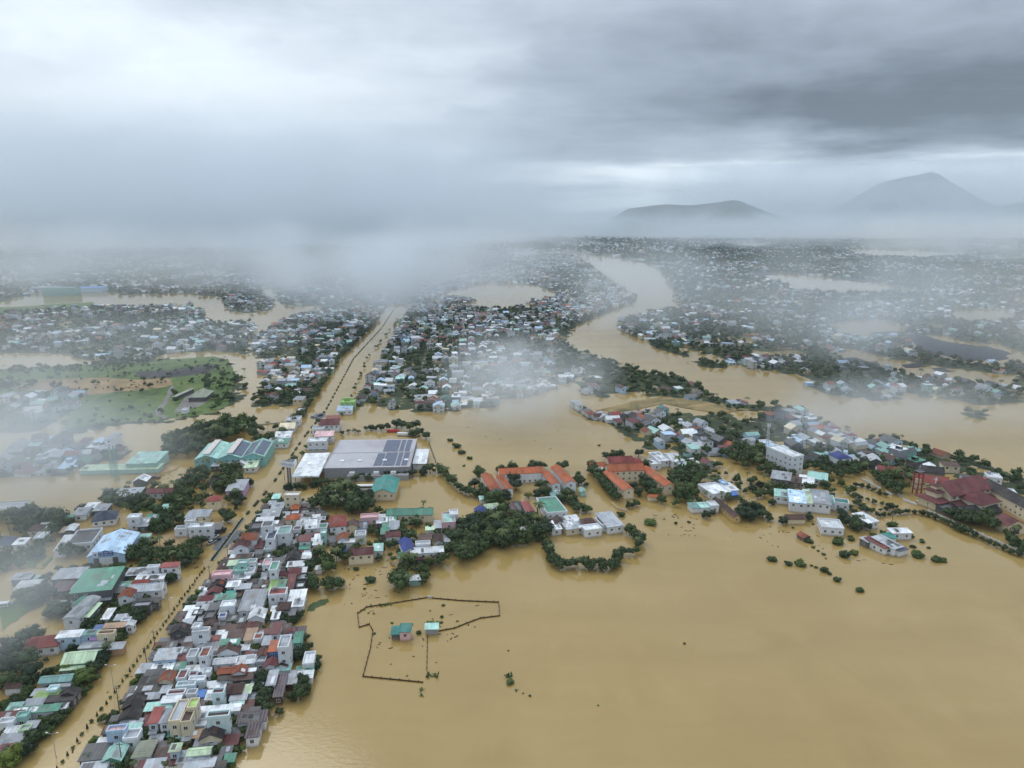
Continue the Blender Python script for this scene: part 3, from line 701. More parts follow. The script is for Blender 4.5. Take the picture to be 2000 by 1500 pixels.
# --- slim bell tower
X, Y = at(1790, 964)
bt = landmark('bell_tower', 'slim open bell tower of red posts and pale panels with a cross', 'bell tower', X, Y, 20)
for sx in (-1.5, 1.5):
    for sy in (-1.5, 1.5): MB().box(sx - .25, sx + .25, sy - .25, sy + .25, -.5, 13.0).build('post', m_plain('red_post', (.26, .06, .045), .7), bt)
b = MB()
for z in (3.0, 6.0, 9.5, 12.0): b.box(-1.24, 1.24, -1.74, -1.5, z, z + .3); b.box(-1.74, -1.5, -1.24, 1.24, z, z + .3)
b.build('cross_beam', m_plain('red_post', (.26, .06, .045), .7), bt)
MB().box(-1.2, 1.2, -1.2, 1.2, 2.0, 8.8).build('panel', m_wall('c'), bt)
MB().box(-2.1, 2.1, -2.1, 2.1, 13.003, 13.4).build('roof', m_roof('d'), bt)
MB().box(-.12, .12, -.12, .12, 13.403, 17.2).box(-1.0, -.122, -.12, .12, 15.6, 15.85).box(.122, 1.0, -.12, .12, 15.6, 15.85).build('cross', M_STEEL, bt)
# --- buildings of the church compound
def house_m(x, y, W, D, h, roof, rt, wall, rot, name, win=8):
    hin = h / .74 if h <= 4.07 else h + 1.35
    p = px_per_m(x, y, h); xc = x / (y * CP + (CAM_H - h) * SP) * FPX + 1000
    yc = (y * SP - (CAM_H - h) * CP) / (y * CP + (CAM_H - h) * SP); v = 750 - FPX * yc
    d1 = D / max(1e-6, abs(at(xc, v - .5, h)[1] - at(xc, v + .5, h)[1]))
    return house(xc, v, W * p, d1, hin, roof, rt, wall, rot, name, win)
house_m(264, 345, 10, 44, 7, 'k', 'y', 'c', 2, 'dormitory', 24)
x, y = at(1912, 974, 6.5); house_m(x, y, 15, 13, 6.5, 'm', 'h', 'c', 22, 'parish_house', 8)
x, y = at(1906, 992, 4); house_m(x, y, 22, 10, 3.2, 'k', 'x', 'd', 10, 'covered_yard', 0)
x, y = at(1870, 990, 4); house_m(x, y, 16, 12, 3.2, 'd', 's', 'd', 22, 'covered_yard', 0)
house(1806,917,62,12,5.5,'k','x','a',-22,name='barracks',win=6); house(1816,936,60,13,6,'r','x','c',-24,name='parish_school',win=10)
x, y = at(1984, 1046, 0); c = house_m(x, y + 5, 10, 9, 5.0, 'm', 'y', 'c', 4, 'chapel', 2)
hd = HOUSES[-1]; b = MB(); 
for k in range(10):
    a0, a1 = math.pi * k / 10, math.pi * (k + 1) / 10
    b.quad((2.6 * math.cos(a0), -hd['D'] / 2 - .03, 3 + 2.6 * math.sin(a0)), (2.6 * math.cos(a1), -hd['D'] / 2 - .03, 3 + 2.6 * math.sin(a1)), (1.9 * math.cos(a1), -hd['D'] / 2 - .03, 3 + 1.9 * math.sin(a1)), (1.9 * math.cos(a0), -hd['D'] / 2 - .03, 3 + 1.9 * math.sin(a0)))
b.quad((-1.6, -hd['D'] / 2 - .025, .5), (1.6, -hd['D'] / 2 - .025, .5), (1.6, -hd['D'] / 2 - .025, 4.0), (0, -hd['D'] / 2 - .025, 4.8), (-1.6, -hd['D'] / 2 - .025, 4.0))
b.build('arch_window', M_GLASS, c)
# far green block with its blue hall, at the left
x, y = at(115, 578, 0); house_m(x, y + 12, 60, 26, 15, 'q', 'f', 'q', 4, 'office_block', 24)
x, y = at(165, 572, 0); house_m(x, y + 20, 60, 30, 9, 'B', 's', 'l', 4, 'warehouse', 0)
x, y = at(75, 572, 0); house_m(x, y + 30, 44, 30, 9, 'g', 's', 'g', 4, 'warehouse', 0)
house(393,770,32,12,5.5,'a','h','d',6,name='warehouse',win=0); house(358,768,7,14,4,'a','s','d',-10,win=0); house(362,800,10,4,4,'w','f','w',4,win=0)
# lattice masts
def mast(name, label, u, v, h, col, top):
    X, Y = at(u, v); o = landmark(name, label, 'mast', X, Y, 0)
    b = MB(); w0, w1 = .9, .35
    for sx, sy in ((-1, -1), (1, -1), (1, 1), (-1, 1)): b.tube((sx * w0, sy * w0, -.5), (sx * w1, sy * w1, h), .13, n=4)
    n = int(h / 2)
    for k in range(n):
        z0, z1 = h * k / n, h * (k + 1) / n; a0 = w0 + (w1 - w0) * k / n; a1 = w0 + (w1 - w0) * (k + 1) / n
        b.tube((-a0, -a0, z0), (a1, -a1, z1), .08, n=4); b.tube((a0, -a0, z0), (a1, a1, z1), .08, n=4); b.tube((-a0, a0, z0), (-a1, -a1, z1), .08, n=4)
    b.build('lattice', m_plain(name + '_paint', col, .6), o)
    for k in range(3):
        q = 2.1 * k; b = MB().box(math.cos(q) * .9 - .25, math.cos(q) * .9 + .25, math.sin(q) * .9 - .25, math.sin(q) * .9 + .25, h - 1.8, h + .4); b.build(top, m_wall('w'), o)
mast('telecom_mast', 'slim white telecom mast rising above the dark trees by the hotel', 1497, 886, 20, (.5, .5, .5), 'antenna')
mast('light_mast', 'tall green lattice mast standing in water before the mint warehouse, taller of two', 230, 940, 22, (.10, .30, .26), 'floodlight')
mast('light_mast', 'shorter green lattice mast standing in water before the mint warehouse', 221, 932, 19, (.10, .30, .26), 'floodlight')
# ---------------------------------------------------------------- small lean-to sheds packed between the hand-placed roofs
def inside1(poly, x, y):
    r = False
    for (a, b), (c, d) in zip(poly, poly[1:] + poly[:1]):
        if (b > y) != (d > y) and x < (c - a) * (y - b) / (d - b) + a: r = not r
    return r
FILL = [[(175,1500),(243,1390),(335,1235),(402,1152),(472,1062),(522,992),(560,968),(640,1012),(655,1062),(600,1092),(590,1190),(556,1222),(585,1245),(560,1300),(520,1330),(500,1400),(465,1500)],
        [(0,1470),(0,1405),(60,1352),(125,1330),(170,1262),(130,1215),(215,1175),(110,1118),(340,1102),(345,1120),(262,1220),(196,1325),(110,1428),(40,1490)]]
def clear(x, y, w, d):
    for q in HOUSES:
        if abs(x - q['x']) < w + q['W'] / 2 and abs(y - q['y']) < d + q['D'] / 2: return False
    return True
fr = random.Random(21); n_fill = 0
for px in FILL:
    P = [at(u, v) for u, v in px]; xs, ys = [p[0] for p in P], [p[1] for p in P]
    y = min(ys)
    while y < max(ys):
        x = min(xs)
        while x < max(xs):
            for W, D in ((6.5, 5.5), (5.0, 4.2), (3.4, 3.0), (2.6, 2.6)):
                xx, yy = x + fr.uniform(-1, 1), y + fr.uniform(-1, 1)
                if n_fill < 205 and inside1(P, xx, yy) and clear(xx, yy, W / 2 - .3, D / 2 - .3):
                    house_m(xx, yy, W, D, fr.uniform(1.7, 2.5), fr.choice('ddgkbmgwSd'), 's', fr.choice('dgwd'), 8 + fr.uniform(-4, 4), 'tin_shed', 0); n_fill += 1; break
            x += 3.0
        y += 3.0
FILL_BUSH = []
for px in FILL:
    P = [at(u, v) for u, v in px]; xs, ys = [p[0] for p in P], [p[1] for p in P]
    for _ in range(2600):
        x, y = fr.uniform(min(xs), max(xs)), fr.uniform(min(ys), max(ys))
        if inside1(P, x, y) and clear(x, y, .5, .5): FILL_BUSH.append((x, y, fr.uniform(.9, 2.1), fr.random() < .45))
for px, n in (([(110,1012),(230,962),(300,950),(400,898),(472,900),(482,950),(445,1018),(330,1048),(250,1042),(130,1064)], 520), ([(610,1005),(740,1005),(870,1000),(1075,1000),(1075,1060),(880,1085),(780,1100),(700,1100),(612,1095)], 620), ([(1320,880),(1500,940),(1690,940),(1690,1000),(1500,990),(1320,1000)], 380), ([(0,1060),(130,1050),(170,1100),(100,1150),(0,1160)], 260)):
    P = [at(u, v) for u, v in px]; xs, ys = [p[0] for p in P], [p[1] for p in P]
    for _ in range(n):
        x, y = fr.uniform(min(xs), max(xs)), fr.uniform(min(ys), max(ys))
        if math.sin(x * .11 + 2) + math.sin(y * .09) + math.sin((x + y) * .05) > -.4 and inside1(P, x, y) and clear(x, y, 1, 1): FILL_BUSH.append((x, y, fr.uniform(1.1, 3.0), fr.random() < .4))
# ---------------------------------------------------------------- plants
NR = np.random.default_rng(11)
M_LEAF = m_leaf('dark_foliage', (.032, .056, .021))
M_LEAF2 = m_leaf('mid_foliage', (.052, .088, .026))
M_LEAF3 = m_leaf('bright_foliage', (.090, .135, .032))
M_PALM = m_leaf('palm_foliage', (.050, .075, .032))

def quads_mesh(name, P, N, size, mat, extra=None, up=0.25, rng=NR):
    """leaf quads centred on P, facing roughly along N"""
    n = len(P)
    d = N + rng.normal(0, .55, (n, 3)); d[:, 2] += up; d /= np.linalg.norm(d, axis=1)[:, None]
    a = np.cross(d, rng.normal(0, 1, (n, 3))); a /= np.linalg.norm(a, axis=1)[:, None]; b = np.cross(d, a)
    s = size * rng.uniform(.6, 1.35, (n, 1)); a = a * s; b = b * s * rng.uniform(.45, .9, (n, 1))
    V = np.stack([P - a, P - b * .8, P + a, P + b], 1).reshape(-1, 3)
    F = np.arange(4 * n).reshape(n, 4)
    return V, F

def ico_blob(c, r, jit, rng):
    bm = bmesh.new(); bmesh.ops.create_icosphere(bm, subdivisions=1, radius=1.0)
    V = np.array([v.co[:] for v in bm.verts]); F = np.array([[v.index for v in f.verts] for f in bm.faces]); bm.free()
    return V * (1 + rng.normal(0, jit, (len(V), 1))) * r + c, F

def mesh_np(name, parts, mat):
    """parts: list of (verts, faces) arrays"""
    V, loops, sizes, o = [], [], [], 0
    for v, f in parts:
        V.append(v); loops.append((f + o).ravel()); sizes.append(np.full(len(f), f.shape[1])); o += len(v)
    V = np.concatenate(V); L = np.concatenate(loops).astype(np.int32); S_ = np.concatenate(sizes)
    me = bpy.data.meshes.new(name)
    me.vertices.add(len(V)); me.vertices.foreach_set('co', V.ravel().astype(np.float32))
    me.loops.add(len(L)); me.loops.foreach_set('vertex_index', L)
    me.polygons.add(len(S_)); st = np.concatenate([[0], np.cumsum(S_)[:-1]]).astype(np.int32)
    me.polygons.foreach_set('loop_start', st); me.polygons.foreach_set('loop_total', S_.astype(np.int32))
    me.update(calc_edges=True)
    if mat is not None: me.materials.append(mat)
    return me

def crown_parts(rng, lobes, per, size, spread=(1, 1, .75), core=True):
    parts = []
    for k in range(lobes):
        if k == 0: c = np.array([0, 0, .15]); r = np.array([.66, .66, .66])
        else:
            q = 2 * math.pi * (k + rng.uniform(-.3, .3)) / (lobes - 1); rr = rng.uniform(.42, .68)
            c = np.array([math.cos(q) * rr, math.sin(q) * rr, rng.uniform(-.42, .52)]); r = np.full(3, rng.uniform(.34, .50)) * np.array([1, 1, .92])
        if core: parts.append(ico_blob(c, r * .80, .10, rng))
        d = rng.normal(0, 1, (per, 3)); d /= np.linalg.norm(d, axis=1)[:, None]
        d = d[d[:, 2] > -.65]
        P = c + d * r * rng.uniform(.78, 1.12, (len(d), 1))
        parts.append(quads_mesh('', P, d, size, None, rng=rng))
    return [(v * np.array(spread), f) for v, f in parts]

CROWNS, TRUNKS = {}, {}
for i in range(6):                                    # broad dense crowns, unit radius
    rng = np.random.default_rng(100 + i)
    CROWNS['broad%d' % i] = crown_parts(rng, 7 + i % 3, 85, .10, (1, 1, .78 + .1 * (i % 3)))
for i in range(3):                                    # looser, see-through crowns
    rng = np.random.default_rng(200 + i)
    CROWNS['loose%d' % i] = crown_parts(rng, 8, 48, .12, (1, 1, .8), core=(i == 0))
for i in range(2):                                    # upright cones
    rng = np.random.default_rng(300 + i); n = 340
    z = rng.uniform(0, 1, n) ** 1.2; q = rng.uniform(0, 6.283, n); rad = (1 - z) ** .75 * .55 * rng.uniform(.75, 1.1, n)
    P = np.stack([np.cos(q) * rad, np.sin(q) * rad, z * 2.2 - .9], 1); N_ = np.stack([np.cos(q), np.sin(q), np.full(n, .3)], 1)
    CROWNS['cone%d' % i] = [quads_mesh('', P, N_, .11, None, rng=rng), ico_blob(np.array([0, 0, -.35]), np.array([.40, .40, .62]), .08, rng), ico_blob(np.array([0, 0, .35]), np.array([.22, .22, .55]), .08, rng)]
for i in range(2):                                    # low bushes
    rng = np.random.default_rng(400 + i)
    CROWNS['bush%d' % i] = crown_parts(rng, 7, 70, .14, (1, .85, .75))

def frond(parts, base, q, L, droop, wid, rise, rng):
    n = 6; pts = []
    for k in range(n + 1):
        t = k / n
        pts.append(np.array([math.cos(q) * L * t * (1 - .12 * t), math.sin(q) * L * t * (1 - .12 * t), rise * t - droop * t * t]) + base)
    side = np.array([-math.sin(q), math.cos(q), 0])
    V, F = [], []
    for k, p in enumerate(pts):
        t = k / n; w_ = wid * math.sin(math.pi * min(1, .12 + .88 * t) ** .8) + .02
        V += [p + side * w_ - np.array([0, 0, w_ * .5]), p, p - side * w_ - np.array([0, 0, w_ * .5])]
    for k in range(n):
        for c in (0, 1): a = 3 * k + c; F.append([a, a + 1, a + 4, a + 3])
    parts.append((np.array(V), np.array(F)))
for i in range(3):                                    # coconut palms: crown radius 1 around the origin
    rng = np.random.default_rng(500 + i); parts = []
    for k in range(15): frond(parts, np.zeros(3), 6.283 * k / 15 + rng.uniform(-.15, .15), rng.uniform(.9, 1.1), rng.uniform(.5, 1.1), .13, rng.uniform(.25, .75), rng)
    CROWNS['palm%d' % i] = parts
for i in range(2):                                    # banana clumps
    rng = np.random.default_rng(600 + i); parts = []
    for k in range(14):
        b0 = np.array([rng.uniform(-.45, .45), rng.uniform(-.45, .45), -.5]); frond(parts, b0, rng.uniform(0, 6.283), rng.uniform(.6, .9), rng.uniform(.3, .8), .15, rng.uniform(.8, 1.3), rng)
    CROWNS['banana%d' % i] = parts
CMESH = {}
def crown_mesh(kind, mat):
    key = (kind, mat.name)
    if key not in CMESH: CMESH[key] = mesh_np('crown', CROWNS[kind], mat)
    return CMESH[key]
def trunk_mesh(kind):
    if kind not in TRUNKS:
        b = MB()
        if kind == 'palm':
            pts = [(0, 0, 0), (.10, .02, .35), (.12, .03, .7), (.05, 0, 1.0)]
            for a, c in zip(pts, pts[1:]): b.tube(a, c, .028, .022, n=6)
        else:
            b.tube((0, 0, 0), (.03, .02, .42), .055, .045, n=7)
            for q in (0.3, 2.3, 4.4): b.tube((.03, .02, .40), (.03 + .26 * math.cos(q), .02 + .26 * math.sin(q), .74), .034, .016, n=5)
        TRUNKS[kind] = b.mesh('trunk', M_BARK)
    return TRUNKS[kind]

TREES = []
def tree(x, y, r, kind, mat=None, h=None, z0=0.0, name=None):
    """r crown radius; h height of the crown's middle"""
    base = kind.rstrip('0123456789')
    mat = mat or {'palm': M_PALM, 'banana': M_LEAF3, 'bush': M_LEAF2}.get(base, M_LEAF)
    name = name or {'palm': 'palm_tree', 'banana': 'banana_plant', 'bush': 'shrub', 'cone': 'conical_tree'}.get(base, 'tree')
    o = empty(name, (x, y, z0), RNG.uniform(0, 6.28))
    if base == 'banana': h = r * .55 if h is None else h
    elif base == 'bush': h = r * .18 if h is None else h
    elif base == 'palm': h = r * 2.3 if h is None else h
    elif base == 'cone': h = r * 1.15 if h is None else h
    else: h = r * .86 if h is None else h
    c = link('crown', crown_mesh(kind, mat), None, o, (0, 0, h)); s = RNG.uniform(.92, 1.08); c.scale = (r * s, r / s, r * RNG.uniform(.9, 1.1))
    if base not in ('banana', 'bush'):
        t = link('trunk', trunk_mesh('palm' if base == 'palm' else 'tree'), None, o, (-h * .05 if base == 'palm' else 0, 0, -.4))
        t.scale = (h * 1.2, h * 1.2, h + .4) if base == 'palm' else (r * 1.3, r * 1.3, (h + .4) * 1.35)
    TREES.append(dict(o=o, x=x, y=y, r=r, base=base)); return o

def tree_px(u, v, rp, kind='b', mat=None, label=None, cat='tree', group=None):
    """u v: middle of the crown in the photo, rp its radius in photo pixels"""
    k = {'b': 'broad%d' % RNG.randrange(6), 'l': 'loose%d' % RNG.randrange(3), 'c': 'cone%d' % RNG.randrange(2), 's': 'bush%d' % RNG.randrange(2), 'p': 'palm%d' % RNG.randrange(3), 'n': 'banana%d' % RNG.randrange(2)}[kind]
    x, y = at(u, v, 0); r = 1.08 * rp / px_per_m(x, y, 0)
    hm = {'b': .86, 'l': .86, 'c': 1.15, 's': .18, 'p': 2.3, 'n': .55}[kind] * r
    x, y = at(u, v, hm)
    if kind == 's': r *= 1.05
    o = tree(x, y, r, k, mat); return tag(o, label, cat, group)
# ---------------------------------------------------------------- trees and shrubs one can tell apart
def inside(poly, X, Y):
    poly = np.asarray(poly, float); x0, y0 = poly[:, 0], poly[:, 1]; x1, y1 = np.roll(x0, -1), np.roll(y0, -1)
    r = np.zeros(np.shape(X), bool)
    for a, b, c, d in zip(x0, y0, x1, y1):
        if b == d: continue
        r ^= ((b > Y) != (d > Y)) & (X < (c - a) * (Y - b) / (d - b) + a)
    return r
def ground_poly(px): return np.array([at(u, v) for u, v in px])
def free(x, y, pad=1.0):
    for q in HOUSES:
        dx_, dy_ = x - q['x'], y - q['y']
        if abs(dx_) < 40 and abs(dy_) < 40:
            a = R(q.get('rot', 4)); lx, ly = dx_ * math.cos(a) + dy_ * math.sin(a), dy_ * math.cos(a) - dx_ * math.sin(a)
            if abs(lx) < q['W'] / 2 + pad and abs(ly) < q['D'] / 2 + pad: return False
    return True

SINGLES = [  # (group, label, category, items)
 ('trees along the left edge of the flooded road', 'leafy tree leaning over the left edge of the flooded road', 'tree',
  '18 1478 24 b3;46 1462 19 b;64 1440 17 b;84 1424 13 b;106 1404 15 b;122 1393 13 b;162 1322 21 b2;148 1338 13 b2;186 1300 15 b;197 1286 14 b;207 1274 12 b;232 1243 14 b;224 1252 12 b;240 1231 9 b;268 1199 15 b;281 1190 13 b;272 1206 13 b;333 1126 13 b;361 1098 12 b;372 1088 10 b;392 1055 15 b;448 1010 12 b;440 1002 12 b;462 985 10 b;472 975 10 b;486 940 10 b'),
 ('street trees along the right edge of the flooded road', 'small street tree before the right-hand house row', 'tree',
  '176 1478 12 b2;182 1462 11 b2;194 1450 9 b2;222 1440 7 b2;184 1446 10 b2;206 1402 10 b;214 1412 9 b;222 1395 10 b;196 1404 7 b2;240 1372 8 b2;262 1332 9 b3;270 1322 7 b2;298 1283 8 b;345 1217 7 b2;366 1183 9 b2;378 1170 10 b2;390 1158 10 b2;400 1150 8 b2;432 1100 7 b2;463 1058 7 b2;476 1045 9 b2;488 1030 10 b2;500 1018 9 b2;508 1002 9 b2;520 978 9 b2;528 968 8 b2'),
 ('trees among the tin roofs beside the open flood', 'dark leafy tree crowding the tin roofs beside the open flood', 'tree',
  '508 1328 15 b;516 1352 17 b;505 1345 13 b;512 1368 14 b;520 1382 15 b;586 1352 18 b;592 1330 14 b;596 1345 12 b;572 1358 12 b;610 1318 9 b2;618 1300 9 b;622 1285 8 b;580 1278 14 b;592 1268 12 b;604 1262 8 b;596 1245 10 b;545 1390 9 b;490 1180 12 b;505 1172 12 b;478 1190 10 b2;515 1172 9 b;552 1208 11 b;565 1212 9 b2;585 1200 10 b;575 1210 8 b;500 1126 11 b;512 1118 8 b;604 1106 13 b;612 1095 9 b;588 1058 9 b2;545 1082 12 b;560 1076 12 b;550 1070 9 b;440 1278 8 b2;412 1258 8 b;388 1255 9 b;425 1338 8 b2;462 1442 10 b2;472 1462 9 b2;434 1462 10 b;446 1470 9 b2;452 1492 8 b3;400 1480 7 b2;312 1440 10 b2;298 1438 8 b;272 1480 7 b2;234 1493 10 b2;555 1106 8 b'),
 ('coconut palms among the houses', 'coconut palm with drooping fronds between houses', 'palm tree',
  '260 1488 9 p;322 1490 9 p;338 1492 8 p;332 1447 8 p;208 1258 11 p;228 955 6 p;102 992 7 p;284 951 5 p;372 936 6 p;378 928 6 p;386 937 6 p;394 926 6 p;406 918 6 p;398 935 5 p;430 915 6 p;440 912 6 p;470 895 6 p;618 1072 7 p;629 1074 7 p;634 1068 6 p;790 1035 7 p;800 1040 7 p;925 1014 7 p;932 1008 6 p;1030 1002 8 p;1045 1010 8 p;1040 1000 7 p;983 1030 8 p;970 1020 7 p;1055 1025 7 p;1395 935 8 p;470 905 5 p;510 890 5 p'),
 ('trees in the mist at the left edge', 'large dim tree standing in mist at the left edge', 'tree',
  '22 1265 24 b;45 1288 26 b;18 1298 24 b;62 1312 20 b;48 1330 17 b;8 1330 18 b;38 1248 18 b;60 1232 17 b;72 1240 14 b;30 1370 15 b;8 1380 15 b;92 1312 12 b;110 1308 11 b2;125 1305 13 b3;105 1185 16 b;118 1195 14 b;130 1182 12 b;95 1195 12 b2;130 1165 9 b;150 1205 8 b;205 1210 9 b;192 1212 8 b;140 1265 11 b;150 1262 9 b;80 1150 18 b;95 1160 16 b;60 1165 18 b;92 1130 12 b;90 1288 5 b2'),
 ('trees around the two orange-roofed schools', 'round dark tree beside the orange-roofed school blocks', 'tree',
  '936 922 13 b;926 943 12 b;945 958 15 b;965 970 20 b;985 968 14 b;1000 912 13 b;978 915 10 b;1005 932 14 b;1008 946 13 b;1034 925 12 b;1058 945 14 b;1062 958 14 b;1050 966 10 b;1042 908 13 b;1060 908 10 b;1098 910 12 b;1130 934 13 b;1108 962 14 b;1096 972 11 b;1118 975 12 b;1130 990 12 b2;1145 992 10 b2;1122 985 9 b2;1145 946 6 b;1260 938 14 b;1268 950 15 b;1278 962 13 b;1252 928 10 b;1292 975 10 b;1238 948 9 b;1247 960 10 b;1230 986 8 b;1243 982 8 b;1185 890 10 b;1200 886 10 b;1212 884 9 b;1262 905 10 b;1248 884 9 b;1032 965 9 l2'),
 ('trees lining the flooded store car park', 'tree in the row around the flooded store car park', 'tree',
  '563 950 10 b;580 948 8 b;594 950 7 b;612 945 8 b;625 942 8 b;636 940 8 b;650 940 6 b;664 938 9 b;694 932 9 b;708 930 8 b;720 932 8 b;750 930 7 b;758 925 9 b;776 926 8 b;788 925 8 b;806 923 9 b;826 920 9 b;840 914 11 b;680 840 5 l;692 840 5 l;700 841 5 l;716 836 6 b;724 834 6 b;732 836 6 b;744 834 8 b;756 832 8 b;774 826 10 b;784 828 9 b;800 832 11 b;812 828 12 b;818 842 10 b;806 845 9 b;832 850 9 b2;668 845 5 b;575 895 7 b2;590 885 6 b2;600 872 6 b2;622 822 6 b;612 845 5 b'),
 ('young clipped trees in flood water by the church road', 'young round-headed tree standing in water beside the church road', 'tree',
  '1668 967 4 b;1680 970 4 b;1679 977 3 b;1695 975 3 b;1708 979 4 b;1723 982 3 b;1739 988 6 b;1751 989 3 b;1720 995 3 b;1731 992 4 b;1748 1000 5 b;1760 999 5 b;1772 998 5 b;1786 999 4 b;1715 1005 5 b;1726 1004 4 b;1737 1004 3 b;1702 996 5 b;1690 992 6 b;1681 987 5 b;1672 981 5 b;1615 948 5 b;1647 946 3 b;1671 946 4 b;1683 947 4 b;1696 950 4 b;1706 956 4 b;1718 961 4 b;1730 966 4 b;1801 1001 5 b;1816 1004 5 b;1828 1010 5 b;1841 1015 5 b;1853 1019 6 b;1866 1025 7 b;1878 1031 7 b;1892 1036 7 b;1903 1043 6 b;1918 1052 4 b;1931 1057 5 b;1947 1063 5 b;1962 1070 5 b;1975 1076 5 b;1989 1080 6 b'),
 ('shrubs poking out of the open flood', 'leafy shrub poking out of the open brown flood', 'shrub',
  '1509 1093 10 s;1540 1102 8 s;1563 1102 12 s;1585 1105 3 s;1593 1108 4 s;1610 1114 9 s;1620 1121 5 s;1635 1133 8 s;1680 1153 9 s;1582 1058 8 s;1588 1069 4 s;1598 1076 3 s;1609 1083 4 s;1613 1091 2 s;1636 1060 12 s;1650 1085 12 s;1668 1080 9 s;1662 1053 8 s;1705 1045 7 s;1724 1074 13 s;1750 1079 9 s;1779 1047 7 s;1788 1080 9 s;1782 1068 6 s;1743 1027 11 s;1549 1031 3 s;1588 1024 3 s;1725 1040 6 s;1828 1094 10 s;1841 1095 8 s;1792 1086 11 s;1801 1058 6 s;1814 1070 4 s;1270 1021 13 s;997 1332 9 s;1035 1359 3 s;1022 1354 2 s;993 1271 2 s;818 1236 6 s;866 1182 4 s;863 1205 4 s;861 1216 4 s;840 1193 2 s;766 1217 3 s;731 1238 3 s;804 1220 3 s;880 860 6 s;892 872 9 s;901 884 8 s;918 895 6 s;906 910 3 s;724 1134 11 s;696 1112 6 s;700 1100 5 s;712 1150 3 s;1213 1006 9 s;1337 1257 3 s;1168 1378 2 s;1140 1015 3 s;1320 1022 4 s;1346 1020 4 s;1170 870 3 s'),
 ('banana plants standing in the open flood', 'bright banana clump standing in the open flood', 'banana plant',
  '836 1316 8 n;852 1316 8 n;824 1345 6 n;824 1356 5 n;995 1318 9 n;1009 1347 4 n;835 1214 6 n;844 1213 6 n;852 1215 6 n;724 1182 5 n;744 1181 5 n;754 1179 6 n;762 1178 5 n;712 1190 3 n;720 1196 3 n;730 1197 3 n'),
 ('trees by the low brown school at the open flood', 'broad dark tree by the long brown-roofed school', 'tree',
  '1448 995 14 b;1462 990 15 b;1478 992 15 b;1490 1002 12 b;1468 1005 14 b;1452 1006 11 b;1503 1010 8 b;1380 1005 9 b;1392 1000 6 b;1530 1015 10 b;1580 1008 9 b;1565 990 8 b2;1508 980 8 b;1650 1010 12 b;1662 1018 14 b;1672 1026 13 b;1680 1015 12 b;1645 1000 10 b;1695 1028 9 b;1545 960 10 b;1530 975 9 b;1485 945 9 b;1470 952 9 b;1480 965 9 b2'),
]
LEAFM = {'': None, '2': M_LEAF2, '3': M_LEAF3}
for grp, lab, cat, items in SINGLES:
    for it in items.split(';'):
        u, v, r, k = it.split(); tree_px(float(u), float(v), float(r) * (1.35 if 'church road' in grp else 1.0), k[0], LEAFM[k[1:]], lab, cat, grp)

